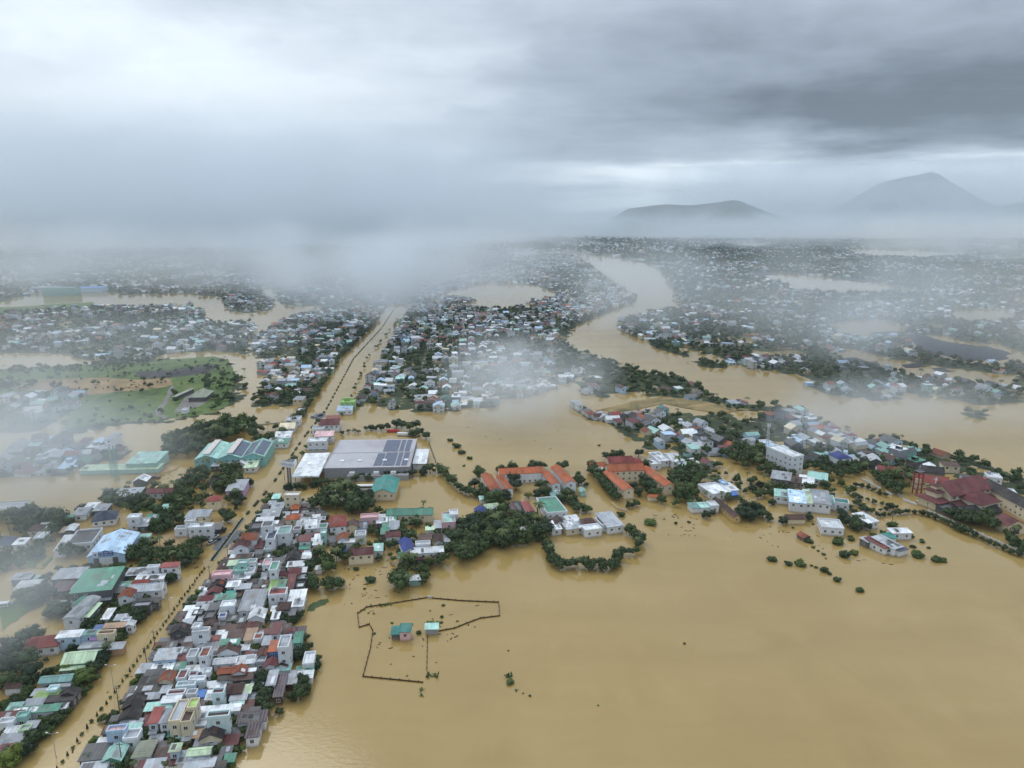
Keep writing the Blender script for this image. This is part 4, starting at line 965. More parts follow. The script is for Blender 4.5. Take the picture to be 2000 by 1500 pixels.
GROVES = [ # polygon in photo pixels, spacing m, radius m, share of bright leaves, label, group
 ([(250,1108),(248,1085),(275,1062),(330,1072),(390,1072),(385,1098),(330,1108)], 5.2, 3.4, .1, 'dense bushy tree in the thicket beside the light blue warehouse', 'thicket beside the light blue warehouse'),
 ([(300,1042),(306,1010),(330,970),(368,952),(376,978),(350,1003),(338,1030),(322,1044)], 6, 4.0, .15, 'dark tree in the grove behind the white terraced building', 'grove behind the white terraced building'),
 ([(392,962),(425,935),(470,930),(478,962),(462,990),(440,1000),(446,966)], 6.5, 4.0, .1, 'dark tree around the small red-roofed villa', 'trees around the small red-roofed villa'),
 ([(345,950),(385,920),(420,898),(465,912),(472,930),(420,936),(365,960)], 7.5, 3.8, .2, 'leafy tree among the palms beside the flooded yard', 'trees among the palms by the flooded yard'),
 ([(0,1020),(40,1003),(70,1008),(135,1014),(140,1036),(92,1056),(60,1046),(0,1052)], 6.5, 4.2, .1, 'dark tree before the low grey hall at the left edge', 'trees before the low grey hall'),
 ([(112,1098),(118,1075),(160,1076),(172,1100)], 5.5, 3.6, .1, 'dark tree before the grey flat-roofed building', 'trees before the grey flat-roofed building'),
 ([(200,990),(215,975),(262,968),(292,985),(262,1002)], 6.5, 3.6, .35, 'green tree on the bank of the left flooded field', 'trees on the bank of the left flooded field'),
 ([(602,1006),(612,975),(650,968),(700,966),(722,985),(742,998),(735,1006),(640,1012)], 7, 5.0, .05, 'large dark tree in the grove behind the red villa', 'grove behind the red villa'),
 ([(612,1120),(618,1090),(655,1086),(690,1090),(690,1104),(640,1126)], 6, 3.8, .25, 'green tree on the spit below the long maroon house', 'trees on the spit below the maroon house'),
 ([(600,1160),(602,1138),(640,1134),(688,1140),(684,1152),(640,1166)], 5.5, 3.2, .45, 'bushy green tree on the low weedy spit', 'trees on the low weedy spit'),
 ([(770,1156),(772,1122),(800,1092),(850,1082),(880,1084),(868,1112),(842,1132),(828,1152),(790,1162)], 5.8, 3.9, .15, 'dark tree on the small wooded point with a hut', 'trees on the small wooded point'),
 ([(880,1100),(884,1056),(915,1022),(960,1004),(1005,1014),(1050,1014),(1072,1040),(1076,1070),(1000,1070),(950,1082),(905,1104)], 6.6, 4.6, .08, 'tall dark tree in the big grove by the hedged pond', 'big grove by the hedged pond'),
 ([(1306,966),(1312,930),(1340,914),(1366,930),(1372,958),(1336,986)], 7, 4.8, .05, 'big dark tree between the school and the white flat roofs', 'grove between school and white flat roofs'),
 ([(1402,892),(1440,874),(1490,888),(1524,908),(1522,934),(1480,926),(1430,905)], 7, 4.2, .1, 'dark tree in the grove before the white apartment block', 'grove before the white apartment block'),
 ([(1700,944),(1704,924),(1762,920),(1788,932),(1782,965),(1766,984),(1740,962)], 7, 4.6, .05, 'dark tree in the churchyard beside the bell tower', 'churchyard trees beside the bell tower'),
 ([(1822,988),(1880,996),(1938,1018),(1948,1042),(1880,1032),(1822,1004)], 6, 4.0, .1, 'dark tree behind the white wall before the church', 'trees behind the white church wall'),
 ([(1950,1045),(2000,1060),(2000,1085),(1960,1068)], 6, 3.6, .1, 'dark tree before the cream gabled chapel', 'trees before the chapel'),
 ([(326,898),(322,862),(400,838),(490,824),(496,858),(440,862),(388,894)], 8, 5.2, .12, 'broad dark tree in the wood beside the mint warehouse', 'wood beside the mint warehouse'),
]
GROVES += [
 ([(1496,930),(1520,912),(1580,908),(1640,903),(1694,912),(1700,925),(1645,938),(1590,922),(1520,942)], 6.5, 3.2, .15, 'green tree among the sheds below the white apartment block', 'trees among the sheds below the apartment block'),
 ([(1486,950),(1500,945),(1530,955),(1522,985),(1500,985)], 6.5, 3.2, .2, 'green tree beside the mint end of the pale sheds', 'trees beside the pale sheds'),
 ([(1600,985),(1655,985),(1680,1005),(1660,1015),(1625,1002)], 7, 2.8, .1, 'dark tree before the grey shed end', 'trees before the grey shed end'),
 ([(1310,985),(1345,975),(1385,968),(1380,985),(1330,1000)], 7, 3.0, .15, 'tree by the white flat roofs and mint awnings', 'trees by the mint awnings')]
GROVE_CAND = []
for poly, sp, rm, br, lab, grp in GROVES:
    sp *= .82
    P = ground_poly(poly); x0, y0 = P.min(0); x1, y1 = P.max(0)
    yy = y0
    while yy < y1:
        xx = x0
        while xx < x1:
            x, y = xx + RNG.uniform(-.4, .4) * sp, yy + RNG.uniform(-.4, .4) * sp
            if inside(P, np.array([x]), np.array([y]))[0] and free(x, y, .6): GROVE_CAND.append((x, y, rm * RNG.uniform(.7, 1.2), RNG.random() < br, lab, grp))
            xx += sp
        yy += sp
def row(px, sp, rm, lab, grp, br=0.1, kind=None):
    pts = [Vector(at(u, v)) for u, v in px]; carry = 0
    for a, b in zip(pts, pts[1:]):
        L = (b - a).length; t = carry
        while t < L:
            p = a + (b - a) * (t / L); GROVE_CAND.append((p.x + RNG.uniform(-.6, .6), p.y + RNG.uniform(-.8, .8), rm * RNG.uniform(.8, 1.2), RNG.random() < br, lab, grp)); t += sp
        carry = t - L
row([(1066,1072),(1074,1098),(1092,1112),(1205,1114),(1203,1088),(1244,1082),(1250,1062),(1224,1040)], 3.6, 2.9, 'dark bushy tree in the hedge around the square flooded pond', 'hedge trees around the square pond', .02)
row([(1070,1072),(1078,1100),(1096,1108),(1203,1108)], 4.2, 2.6, 'dark bushy tree in the hedge around the square flooded pond', 'hedge trees around the square pond', .02)
row([(858,922),(880,945),(905,965),(940,975)], 3.4, 3.2, 'bushy green tree in the strip leading to the school', 'tree strip leading to the school', .25)
row([(1152,922),(1172,945),(1195,970),(1214,984)], 3.6, 3.6, 'dark tree in the straight row beside the orange school wing', 'tree row beside the orange school wing', .1)
row([(1156,918),(1180,945),(1202,968)], 4.2, 3.4, 'dark tree in the straight row beside the orange school wing', 'tree row beside the orange school wing', .1)
row([(505,870),(535,862)], 4, 4.2, 'round dark tree at the corner of the mint warehouse', 'trees at the corner of the mint warehouse', .0)
row([(392,897),(440,896),(520,890)], 4.5, 2.4, 'low dark tree in the row before the mint warehouse', 'tree row before the mint warehouse', .1)
row([(510,843),(555,838)], 5, 2.8, 'small tree in the line on the causeway behind the wood', 'tree line on the causeway', .1)
n_tree = sum(1 for t in TREES if t['base'] in ('broad', 'loose'))
GROVE_CAND.sort(key=lambda c: -c[2] * px_per_m(c[0], c[1]))
MASS_T = list(FILL_BUSH)                                           # x, y, r, tint of every tree that joins the far woods
for c in GROVE_CAND:
    x, y, r, br, lab, grp = c
    if n_tree < 296:
        if RNG.random() < .10 and r > 2.6: tag(tree(x, y, r * .8, 'palm%d' % RNG.randrange(3)), 'coconut palm rising from the ' + grp.replace('trees', 'trees'), 'palm tree', 'palms in the ' + grp); continue
        o = tree(x, y, r * RNG.uniform(.85, 1.1), ('loose%d' % RNG.randrange(3)) if RNG.random() < .15 else 'broad%d' % RNG.randrange(6), (M_LEAF3 if RNG.random() < .15 else M_LEAF2) if br else (M_LEAF2 if RNG.random() < .2 else None)); tag(o, lab, 'tree', grp); n_tree += 1
    else: MASS_T.append((x, y, r, br))

# plants of the flooded median: dark cones and round olive bushes by turns
MED_PX = [(112,1504),(157,1440),(212,1370),(262,1300),(312,1232),(353,1174),(403,1107)]
pts = [Vector(at(u, v)) for u, v in MED_PX]; i = 0; carry = 0.0
for a, b in zip(pts, pts[1:]):
    L = (b - a).length; t = carry
    while t < L:
        p = a + (b - a) * (t / L)
        if i % 2 == 0: tag(tree(p.x, p.y, RNG.uniform(.68, .88), 'cone%d' % RNG.randrange(2), M_LEAF, h=.55, name='clipped_cone_shrub'), 'dark clipped cone shrub in the flooded road median', 'median shrub', 'cone shrubs along the flooded median')
        else: tag(tree(p.x + RNG.uniform(-.2, .2), p.y, RNG.uniform(.55, .75), 'bush%d' % RNG.randrange(2), M_LEAF2, h=.35, name='round_shrub'), 'low round olive shrub in the flooded road median', 'median shrub', 'round shrubs along the flooded median')
        t += 2.75; i += 1
    carry = t - L
# ---------------------------------------------------------------- median strip, dry road, fences, poles, wires, vehicles
def patch(name, px, z, mat, label, cat, kind='structure', jit=0.0):
    P = [at(u, v) for u, v in px]
    bm = bmesh.new(); vs = [bm.verts.new((x, y, z)) for x, y in P]; f = bm.faces.new(vs)
    if f.normal.z < 0: f.normal_flip()
    if jit:
        bmesh.ops.subdivide_edges(bm, edges=bm.edges[:], cuts=3)
        for v in bm.verts: v.co.x += RNG.uniform(-jit, jit); v.co.y += RNG.uniform(-jit, jit)
    bmesh.ops.triangulate(bm, faces=bm.faces[:])
    me = bpy.data.meshes.new(name); bm.to_mesh(me); bm.free()
    return tag(link(name, me, mat), label, cat, kind=kind)
patch('road', [(414,1071),(424,1056),(441,1044),(458,1039),(472,1036),(470,1046),(458,1058),(444,1068),(428,1078)], .06, m_plain('wet_asphalt', (.085, .092, .105), .5), 'dry grey stretch of road rising out of the flood', 'road', jit=.8)
patch('road', [(608,814),(616,807),(636,806),(636,813),(628,819),(610,818)], .06, m_plain('wet_asphalt', (.085, .092, .105), .5), 'far dry stretch of the flooded road', 'road')
def hedge(P, wid, hgt, name, label, cat, group=None, kerb=False):
    P = [Vector(p) for p in P]; o = empty(name, (P[0].x, P[0].y, 0)); tag(o, label, cat, group)
    rng = np.random.default_rng(int(abs(P[0].y * 7)) + 3); pts, b = [], MB()
    for a, c in zip(P, P[1:]):
        d = (c - a); L = d.length; d = d / L; n = Vector((-d.y, d.x)); k = int(L * 14)
        t = rng.uniform(0, L, k); s = rng.uniform(-.5, .5, k) * wid; z = rng.uniform(.1, 1, k) * hgt
        pts.append(np.stack([a.x + d.x * t + n.x * s - P[0].x, a.y + d.y * t + n.y * s - P[0].y, z + (.25 if kerb else 0)], 1))
        q = [a - P[0] + n * wid * .42, a - P[0] - n * wid * .42, c - P[0] - n * wid * .42, c - P[0] + n * wid * .42]
        b.prism([(v.x, v.y) for v in (q[1], q[2], q[3], q[0])], 0.0, hgt * .75)
        if kerb:
            q = [v * 1.0 for v in (a - P[0] - n * wid, c - P[0] - n * wid, c - P[0] + n * wid, a - P[0] + n * wid)]
            kb = MB().prism([(v.x, v.y) for v in q], -.2, .28); kb.build('kerb', M_CONC, o)
    Q = np.concatenate(pts); V, F = quads_mesh('', Q, np.tile([0, 0, 1.0], (len(Q), 1)), .28, None, up=.3, rng=rng)
    core = (np.array(b.v), np.array([f for f in b.f if len(f) == 4]))
    link('foliage', mesh_np('foliage', [(V, F), core], M_LEAF), None, o); return o
hedge([at(414,1095), at(436,1066), at(450,1047), at(474,1014)], 1.1, .8, 'median_strip', 'kerbed hedge strip in the road median across the dry stretch', 'median strip', kerb=True)
FAR_MED = [(482,1005),(530,950),(591,858),(637,800),(691,700),(746,640),(768,606)]
pts = [Vector(at(u, v)) for u, v in FAR_MED]; carry = 0.0
for a, b in zip(pts, pts[1:]):
    L = (b - a).length; t = carry
    while t < L:
        ln = RNG.uniform(3, 7); e = min(L, t + ln)
        if e - t > 1.5: hedge([a + (b - a) * (t / L), a + (b - a) * (e / L)], 1.3, .9, 'median_hedge', 'dark clump of hedge in the flooded far median', 'median hedge', 'hedge clumps along the far median')
        t = e + RNG.uniform(3, 9)
    carry = t - L
# wooden fences round the flooded plot
def fence(px, label, tall=.5, cat='fence', name='fence', step=3.2, mat=None, th=.06, post=.35):
    P = [Vector(at(u, v)) for u, v in px]; o = empty(name, (P[0].x, P[0].y, 0)); tag(o, label, cat)
    b = MB(); k = 0
    for a, c in zip(P, P[1:]):
        d = (c - a); L = d.length; d /= L; n = Vector((-d.y, d.x)); A, C = a - P[0], c - P[0]
        b.prism([(A.x - n.x * th, A.y - n.y * th), (C.x - n.x * th, C.y - n.y * th), (C.x + n.x * th, C.y + n.y * th), (A.x + n.x * th, A.y + n.y * th)], -.4, tall)
        t = 0
        while t < L and k < 95:
            q = A + d * t; MB().box(q.x - .13, q.x + .13, q.y - .13, q.y + .13, -.4, tall + post).build('post', mat or M_WOOD, o); t += step; k += 1
    b.build('panel', mat or M_WOOD, o); return o
T_ = lambda s: [(640 + float(a.split()[0]) / 4.762, 1130 + float(a.split()[1]) / 4.762) for a in s.split(';')]
fence(T_('930 180;640 228;480 250;360 270;278 328;292 458;388 428;420 490;400 640;328 915;890 970'), 'long brown plank fence around the west side of the flooded plot')
fence(T_('976 186;1250 210;1590 224;1600 350;1420 372;1290 420;1180 465;1030 492'), 'brown plank fence bending round the east side of the flooded plot')
fence(T_('930 505;926 680;922 860'), 'broken brown fence running straight from the mint shed to the bananas', .35)
fence(T_('932 181;974 184'), 'short white gate between the two brown fences', 1.0, 'gate', 'gate', 9, m_wall('w'))
fence([(1158,985),(1172,1000)] if False else [(1195,985),(1206,995),(1225,1000)], 'curved white wall at the corner of the orange school yard', 1.3, 'wall', 'boundary_wall', 5, m_wall('c'))
fence([(1683,938),(1720,957)], 'white balustrade wall beside the churchyard trees, upper part', 1.4, 'wall', 'boundary_wall', 3, m_wall('w'))
fence([(1730,962),(1742,969)], 'short white wall piece in the middle of the churchyard front', 1.4, 'wall', 'boundary_wall', 3, m_wall('w'))
fence([(1764,978),(1790,988)], 'white wall piece beside the church gate and parked car', 1.4, 'wall', 'boundary_wall', 3, m_wall('w'))
fence([(1812,1000),(1860,1021),(1920,1048),(2000,1083)], 'long white wall along the tree-lined flooded church road', 1.3, 'wall', 'boundary_wall', 4, m_wall('w'))
fence([(838,866),(852,905)], 'dark wall running into the flood beside the store', 1.0, 'wall', 'boundary_wall', 5, M_DARKC)
fence([(490,832),(556,826)], 'low grey causeway wall behind the wood', .8, 'wall', 'boundary_wall', 6, M_CONC)
# utility poles along the right kerb and wires between them
POLES = [(240,1500),(233,1386),(304,1272),(288,1306),(411,1140),(446,1096),(520,985),(556,938)]
tops = []
for i, (u, v) in enumerate(sorted(POLES, key=lambda q: -q[1])):
    x, y = at(u, v); o = empty('utility_pole', (x, y, 0)); tag(o, 'thin grey concrete power pole beside the right edge of the flooded road', 'power pole', 'power poles along the right road edge')
    MB().tube((0, 0, -.5), (0, 0, 8.4), .17, .11).build('post', M_DARKC, o)
    MB().box(-.9, .9, -.06, .06, 7.6, 7.75).build('crossarm', M_DARKC, o); tops.append((x, y))
tops.sort(key=lambda q: q[1])
b = MB()
for a, c in zip(tops, tops[1:]):
    for s in (-.8, .8):
        p = Vector((a[0] + s, a[1], 7.8))
        for k in range(1, 7):
            t = k / 6; q = Vector((a[0] + (c[0] - a[0]) * t + s, a[1] + (c[1] - a[1]) * t, 7.8 - 1.6 * t * (1 - t))); b.tube(p, q, .035, n=4, cap=False); p = q
tag(b.build('power_lines', m_plain('cable', (.02, .02, .022), .6)), 'dark sagging power cables along the right road edge', 'cable')
def lamp(u, v, label, s=1):
    x, y = at(u, v); o = empty('street_lamp', (x, y, 0)); tag(o, label, 'street lamp', 'street lamps in the median')
    MB().tube((0, 0, -.5), (0, 0, 8.0), .10, .06).build('post', M_STEEL, o)
    for sx in (-1, 1): MB().tube((0, 0, 7.9), (sx * 1.5, 0, 8.3), .05).build('arm', M_STEEL, o); MB().box(sx * 1.5 - .35, sx * 1.5 + .35, -.12, .12, 8.25, 8.4).build('lamp_head', m_wall('w'), o)
for u, v in ((110,1480),(222,1342),(445,1050),(332,1205)): lamp(u, v, 'pale double-armed street lamp standing in the flooded median')
for u, v, l in ((1808,1010,'dark power pole at the church gate'), (1742,1022,'slim pole between young trees before the church'), (1420,1000,'slim pole by the ochre-walled school'), (1541,985,'slim pole before the pale blue sheds'), (1580,985,'slim pole before the grey shed roof')):
    x, y = at(u, v); o = empty('utility_pole', (x, y, 0)); tag(o, l, 'power pole'); MB().tube((0, 0, -.5), (0, 0, 8.4), .15, .1).build('post', M_DARKC, o); MB().box(-.7, .7, -.05, .05, 7.6, 7.75).build('crossarm', M_DARKC, o)
# vehicles
def wheels(o, L, W, r=.36):
    for sx in (-.32, .32):
        for sy in (-.5, .5): MB().tube((sx * L, sy * W - .12, r), (sx * L, sy * W + .12, r), r, n=12).build('wheel', m_plain('tyre', (.02, .02, .02), .9), o)
def car(u, v, rz, col, label, L=4.4, W=1.8, kind='car', sink=0.0):
    x, y = at(u, v); o = empty(kind, (x, y, .08 - sink), R(rz)); tag(o, label, {'car': 'car', 'pickup_truck': 'truck', 'truck': 'truck', 'bus': 'bus', 'van': 'van'}[kind])
    paint = m_plain('paint_' + col, {'silver': (.45, .47, .5), 'white': (.72, .74, .76), 'dark': (.025, .028, .035), 'red': (.42, .04, .03), 'brown': (.16, .08, .05)}[col], .3, .5, var=.06)
    l, w = L / 2, W / 2
    if kind == 'car':
        MB().prism([(-l, -w * .8), (-l * .9, -w), (l * .85, -w), (l, -w * .75), (l, w * .75), (l * .85, w), (-l * .9, w), (-l, w * .8)], .3, .85).build('body', paint, o)
        b = MB(); a0, a1, t0, t1 = -l * .75, l * .5, -l * .5, l * .2
        b.quad((a0, -w * .95, .853), (a1, -w * .95, .853), (t1, -w * .75, 1.42), (t0, -w * .75, 1.42), m=1); b.quad((a1, -w * .95, .853), (a1, w * .95, .853), (t1, w * .75, 1.42), (t1, -w * .75, 1.42), m=1)
        b.quad((a1, w * .95, .853), (a0, w * .95, .853), (t0, w * .75, 1.42), (t1, w * .75, 1.42), m=1); b.quad((a0, w * .95, .853), (a0, -w * .95, .853), (t0, -w * .75, 1.42), (t0, w * .75, 1.42), m=1)
        b.quad((t0, -w * .75, 1.42), (t1, -w * .75, 1.42), (t1, w * .75, 1.42), (t0, w * .75, 1.42)); b.build('cabin', [paint, M_GLASS], o)
    elif kind in ('truck', 'pickup_truck'):
        MB().box(-l, l, -w * .9, w * .9, .5, .75).build('chassis', M_DARKC, o)
        MB().box(l * .45, l, -w, w, .753, 2.1 if kind == 'truck' else 1.7).build('cab', paint, o)
        MB().quad((l + .01, -w * .85, 1.2), (l + .01, w * .85, 1.2), (l + .01, w * .85, 1.65), (l + .01, -w * .85, 1.65)).build('windscreen', M_GLASS, o)
        MB().box(-l, l * .42, -w, w, .753, 2.5 if kind == 'truck' else 1.25).build('cargo_box', paint, o)
    else:
        h = 3.0 if kind == 'bus' else 2.0
        MB().box(-l, l, -w, w, .4, h).build('body', paint, o)
        for s in (-1, 1): MB().box(-l * .92, l * .92, s * w - .02, s * w + .02, h * .52, h * .82).build('window_band', M_GLASS, o)
        MB().box(l - .01, l + .03, -w * .85, w * .85, h * .45, h * .82).build('windscreen', M_GLASS, o)
    wheels(o, L, W)
car(414,1061,62,'silver','silver car at the water edge on the dry road stretch',4.6)
car(419,1050,60,'white','white car parked behind the silver one on the dry road',4.4)
car(428,1043,65,'dark','dark lorry parked on the dry road before the flooded shops',7.5,2.4,'truck')
car(423,1056,58,'dark','black car on the dry road between silver and white cars',4.4)
car(716,955,4,'white','white coach half under water beside the teal-roofed pavilion',11,2.5,'bus',.6)
car(790,851,-4,'white','white lorry behind the grey box store',10,2.5,'truck',.3)
car(768,844,4,'red','red lorry in water below the trees behind the store',9,2.4,'truck',.6)
car(357,942,25,'dark','dark excavator lorry stranded in the left flooded yard',7,2.6,'truck',.5)
car(299,935,4,'brown','brown lorry beside the black-and-white hut in the left yard',8,2.5,'truck',.6)
car(5,1186,10,'white','white van in the misty field at the left edge',5.2,2.0,'van')
car(14,1182,10,'silver','silver car beside the white van at the left edge',4.4)
car(1799,980,0,'white','white car before the church steps',4.4)
car(617,812,60,'white','white car on the far dry road stretch',4.6)
car(626,812,60,'dark','dark car on the far dry road stretch',4.6)
car(612,815,10,'silver','silver car at the edge of the far dry road',4.6)
# floating weeds, debris
patch('water_weed', [(601,1193),(603,1185),(612,1177),(626,1171),(641,1169),(643,1173),(636,1180),(622,1186),(611,1194)], .05, M_LEAF2, 'smooth green raft of floating weed at the edge of the roofs', 'water weed', None, .5)['kind'] = 'thing'

# floating debris
b = MB(); dr_ = random.Random(4)
def scrap(px, n):
    P = [at(u, v) for u, v in px]; xs, ys = [p[0] for p in P], [p[1] for p in P]; k = 0
    while k < n:
        x, y = dr_.uniform(min(xs), max(xs)), dr_.uniform(min(ys), max(ys))
        if inside1(P, x, y) and clear(x, y, .6, .6):
            a, l, w = dr_.uniform(0, 3.14), dr_.uniform(.2, 1.0), dr_.uniform(.1, .35); c, s = math.cos(a), math.sin(a)
            b.prism([(x + c * l - s * w, y + s * l + c * w), (x - c * l - s * w * .6, y - s * l + c * w * .6), (x - c * l * .8 + s * w, y - s * l * .8 - c * w), (x + c * l * .9 + s * w * .7, y + s * l * .9 - c * w * .7)], 0, dr_.uniform(.05, .16)); k += 1
scrap([(1180,1010),(1300,1000),(1420,1020),(1560,1030),(1760,1110),(1620,1090),(1400,1045),(1240,1060)], 70)
scrap([(640,1105),(780,1085),(790,1170),(690,1190),(640,1160)], 60); scrap([(290,935),(420,900),(420,945),(320,950)], 35); scrap([(180,1100),(250,1108),(380,1100),(400,1120),(300,1100)], 25)
scrap([(960,780),(1100,760),(1230,870),(1000,880),(850,830)], 30); scrap([(0,1060),(110,1060),(100,1110),(0,1120)], 60); scrap([(720,1180),(970,1180),(830,1330),(720,1320)], 30); scrap([(60,1500),(420,1110),(450,1110),(160,1500)], 8)
tag(b.build('floating_debris', M_WOOD), 'brown scraps of debris floating on the flood', 'debris', kind='stuff')

# far river bridge
x0, y0 = at(1095, 499); x1, y1 = at(1152, 502); o = empty('bridge', (x0, y0, 0)); tag(o, 'small pale bridge across the far end of the river', 'bridge')
L_ = Vector((x1 - x0, y1 - y0)); n_ = Vector((-L_.y, L_.x)).normalized() * 5
MB().prism([(-n_.x, -n_.y), (L_.x - n_.x, L_.y - n_.y), (L_.x + n_.x, L_.y + n_.y), (n_.x, n_.y)], 8, 10).build('deck', M_CONC, o)
for k in range(6): MB().tube((L_.x * (k + .5) / 6, L_.y * (k + .5) / 6, -1), (L_.x * (k + .5) / 6, L_.y * (k + .5) / 6, 8), 1.6).build('pier', M_CONC, o)
# ---------------------------------------------------------------- land patches of the middle distance
m_grass, nt, bs = mat_new('flooded_grass')
geo = nt.nodes.new('ShaderNodeNewGeometry')
n1 = noise(nt, geo.outputs['Position'], 0.035, 6, 0.68, dist=1.2); n2 = noise(nt, geo.outputs['Position'], 0.25, 5, 0.7)
nt.links.new(ramp(nt, n1 * .65 + n2 * .35, [(0.36, (.035, .060, .018)), (0.48, (.080, .135, .030)), (0.56, (.115, .17, .042)), (0.63, (.20, .155, .075))]), bs.inputs['Base Color']); bs.inputs['Roughness'].default_value = .9
def m_soil(name, a, b):
    m, nt, bs = mat_new(name); geo = nt.nodes.new('ShaderNodeNewGeometry')
    n1 = noise(nt, geo.outputs['Position'], 0.05, 6, 0.65, dist=.8)
    nt.links.new(ramp(nt, n1, [(0.35, a), (0.65, b)]), bs.inputs['Base Color']); bs.inputs['Roughness'].default_value = .95; return m
M_DIRT = m_soil('bare_earth', (.22, .15, .08), (.40, .29, .16)); M_DARKSOIL = m_soil('dark_spoil', (.035, .034, .04), (.08, .075, .075)); M_GRAVEL = m_soil('grey_gravel', (.14, .13, .13), (.27, .25, .23))
M_LAND = m_soil('undergrowth_with_shade', (.020, .034, .016), (.055, .072, .030))  # dark green of the vegetation, with the shade between houses painted into it
Z = [.10]
def land(name, px, mat, label, cat='field', jit=2.0):
    Z[0] += .012; return patch(name, px, Z[0], mat, label, cat, jit=jit)
land('field', [(0,722),(130,716),(262,710),(330,702),(420,696),(446,704),(462,735),(452,765),(446,790),(420,806),(330,818),(250,824),(180,830),(120,838),(150,800),(170,775),(110,764),(0,772)], m_grass, 'broad weedy green ground spreading between the dirt track and the flood', jit=1)
land('field', [(0,728),(130,718),(262,716),(240,735),(250,742),(120,742),(0,752)], m_grass, 'long green strip of field beyond the dirt track', jit=1.2)
land('dirt_field', [(20,760),(60,742),(200,738),(262,742),(330,738),(338,752),(300,760),(240,765),(170,772),(100,765)], M_DIRT, 'bare sandy earth between the green fields', jit=1.2)
land('spoil_heap', [(262,735),(270,725),(340,722),(400,712),(430,712),(415,728),(350,736),(290,740)], M_DARKSOIL, 'dark heap of spoil beyond the dirt track', jit=2)
land('field', [(128,822),(150,798),(175,782),(240,768),(330,755),(335,765),(318,790),(305,805),(318,812),(260,820),(180,826)], m_grass, 'wide green field rising from the flood at left', jit=1.2)
land('field', [(305,812),(330,780),(345,755),(342,742),(400,730),(440,712),(450,725),(430,760),(440,780),(425,800),(380,806),(330,816)], m_grass, 'rough green ground around the grey work yard', jit=1.2)
land('gravel_yard', [(340,805),(350,790),(365,772),(400,758),(418,765),(410,782),(385,795),(355,806)], M_GRAVEL, 'grey gravel yard around the green site hut', jit=1)
land('track', [(302,810),(305,798),(322,778),(330,760),(338,752),(342,758),(332,778),(316,800),(314,810),(330,815),(318,818)], M_GRAVEL, 'pale gravel track curving past the field', 'track', 1)
land('field', [(0,600),(60,598),(180,590),(200,600),(120,612),(0,622)], m_grass, 'dark green strip before the far green office block', jit=4)
land('field', [(0,1180),(50,1168),(88,1170),(80,1185),(40,1205),(0,1235)], m_grass, 'misty green meadow at the left edge', jit=1)
land('earth_bank', [(270,920),(280,905),(330,905),(350,915),(320,925),(290,930)], M_DIRT, 'low bank of bare earth beside the left flooded yard', 'bank', 1)
land('earth_bank', [(300,1080),(305,1050),(340,1042),(372,1048),(378,1060),(340,1072)], M_DIRT, 'bare drained plot beside the white terraced building', 'bank', 1.5)
land('weed_bank', [(250,995),(225,985),(250,975),(290,978),(310,992),(285,1000)], m_grass, 'low weedy bank by the left flooded field', 'bank', 1)
land('weed_bank', [(50,1108),(52,1090),(70,1080),(95,1075),(82,1095),(70,1110)], m_grass, 'weedy islet left of the dark trees', 'bank', 1)
land('weed_bank', [(0,1100),(10,1088),(30,1080),(28,1098),(10,1112)], m_grass, 'sparse weedy bank at the left edge', 'bank', 1)
land('weed_bank', [(80,1128),(102,1096),(104,1098),(88,1128)] if False else [(82,1106),(100,1088),(103,1091),(86,1109)], m_grass, 'narrow weedy strip beside the flooded lane', 'bank', .5)
land('weed_bank', [(1178,800),(1300,772),(1400,788),(1470,800),(1400,806),(1300,790),(1200,806)], m_soil('flooded_paddy', (.10, .10, .04), (.34, .24, .11)), 'half flooded paddies below the river bank', 'paddy', 4)
NETS = m_soil('black_netting', (.030, .034, .045), (.055, .06, .075))
for px in ([(1768,655),(1800,652),(1845,668),(1930,678),(1972,690),(1970,702),(1885,706),(1800,682)], [(1640,702),(1665,698),(1720,712),(1735,722),(1705,722)], [(1440,533),(1500,531),(1520,536),(1470,540)], [(1620,543),(1690,540),(1725,546),(1690,552)], [(1700,650),(1750,648),(1770,655),(1720,660)], [(1760,712),(1800,710),(1810,716),(1770,718)], [(1815,718),(1850,720),(1862,727),(1830,726)]):
    land('black_net_field', px, NETS, 'dark sheet of shade netting over flooded ponds', 'netting', 3)
for px in ([(1258,664),(1300,672),(1345,694),(1342,698),(1290,682)], [(1352,706),(1380,706),(1420,714),(1418,720),(1370,716)]):
    land('islet', px, M_LAND, 'thin wooded islet along the far river bank', 'islet', 3)
# ---------------------------------------------------------------- scattered town: houses and trees too many to count one by one
HOLES = [ground_poly(p) for p in (
 [(870,570),(940,555),(1045,556),(1090,572),(1080,583),(1020,592),(1075,598),(960,604),(880,597),(935,588),(860,580)],
 [(1440,531),(1540,535),(1660,545),(1812,568),(1660,575),(1560,568),(1530,555)], [(1655,490),(1700,486),(1800,489),(1950,495),(1800,504),(1670,498)],
 [(1618,632),(1720,622),(1765,640),(1750,658),(1680,662),(1640,655)], [(1630,692),(1660,680),(1730,698),(1850,718),(1990,733),(1990,757),(1880,747),(1780,732),(1700,718),(1640,704)],
 [(1930,663),(2000,690),(2000,712),(1975,702),(1920,680)], [(1855,605),(1970,603),(1985,625),(1890,632),(1850,617)], [(1410,474),(1470,472),(1520,477),(1470,484)],
 [(1310,682),(1340,680),(1420,702),(1425,714),(1380,706)], [(1760,655),(1840,655),(1975,690),(1975,704),(1880,708),(1790,686)], [(1020,570),(1050,570),(1050,575),(1020,575)],
 [(1430,810),(1480,800),(1500,812),(1460,826)], [(480,700),(500,690),(520,745),(505,780),(480,775)], [(1700,850),(1780,850),(1790,862),(1740,858)])]
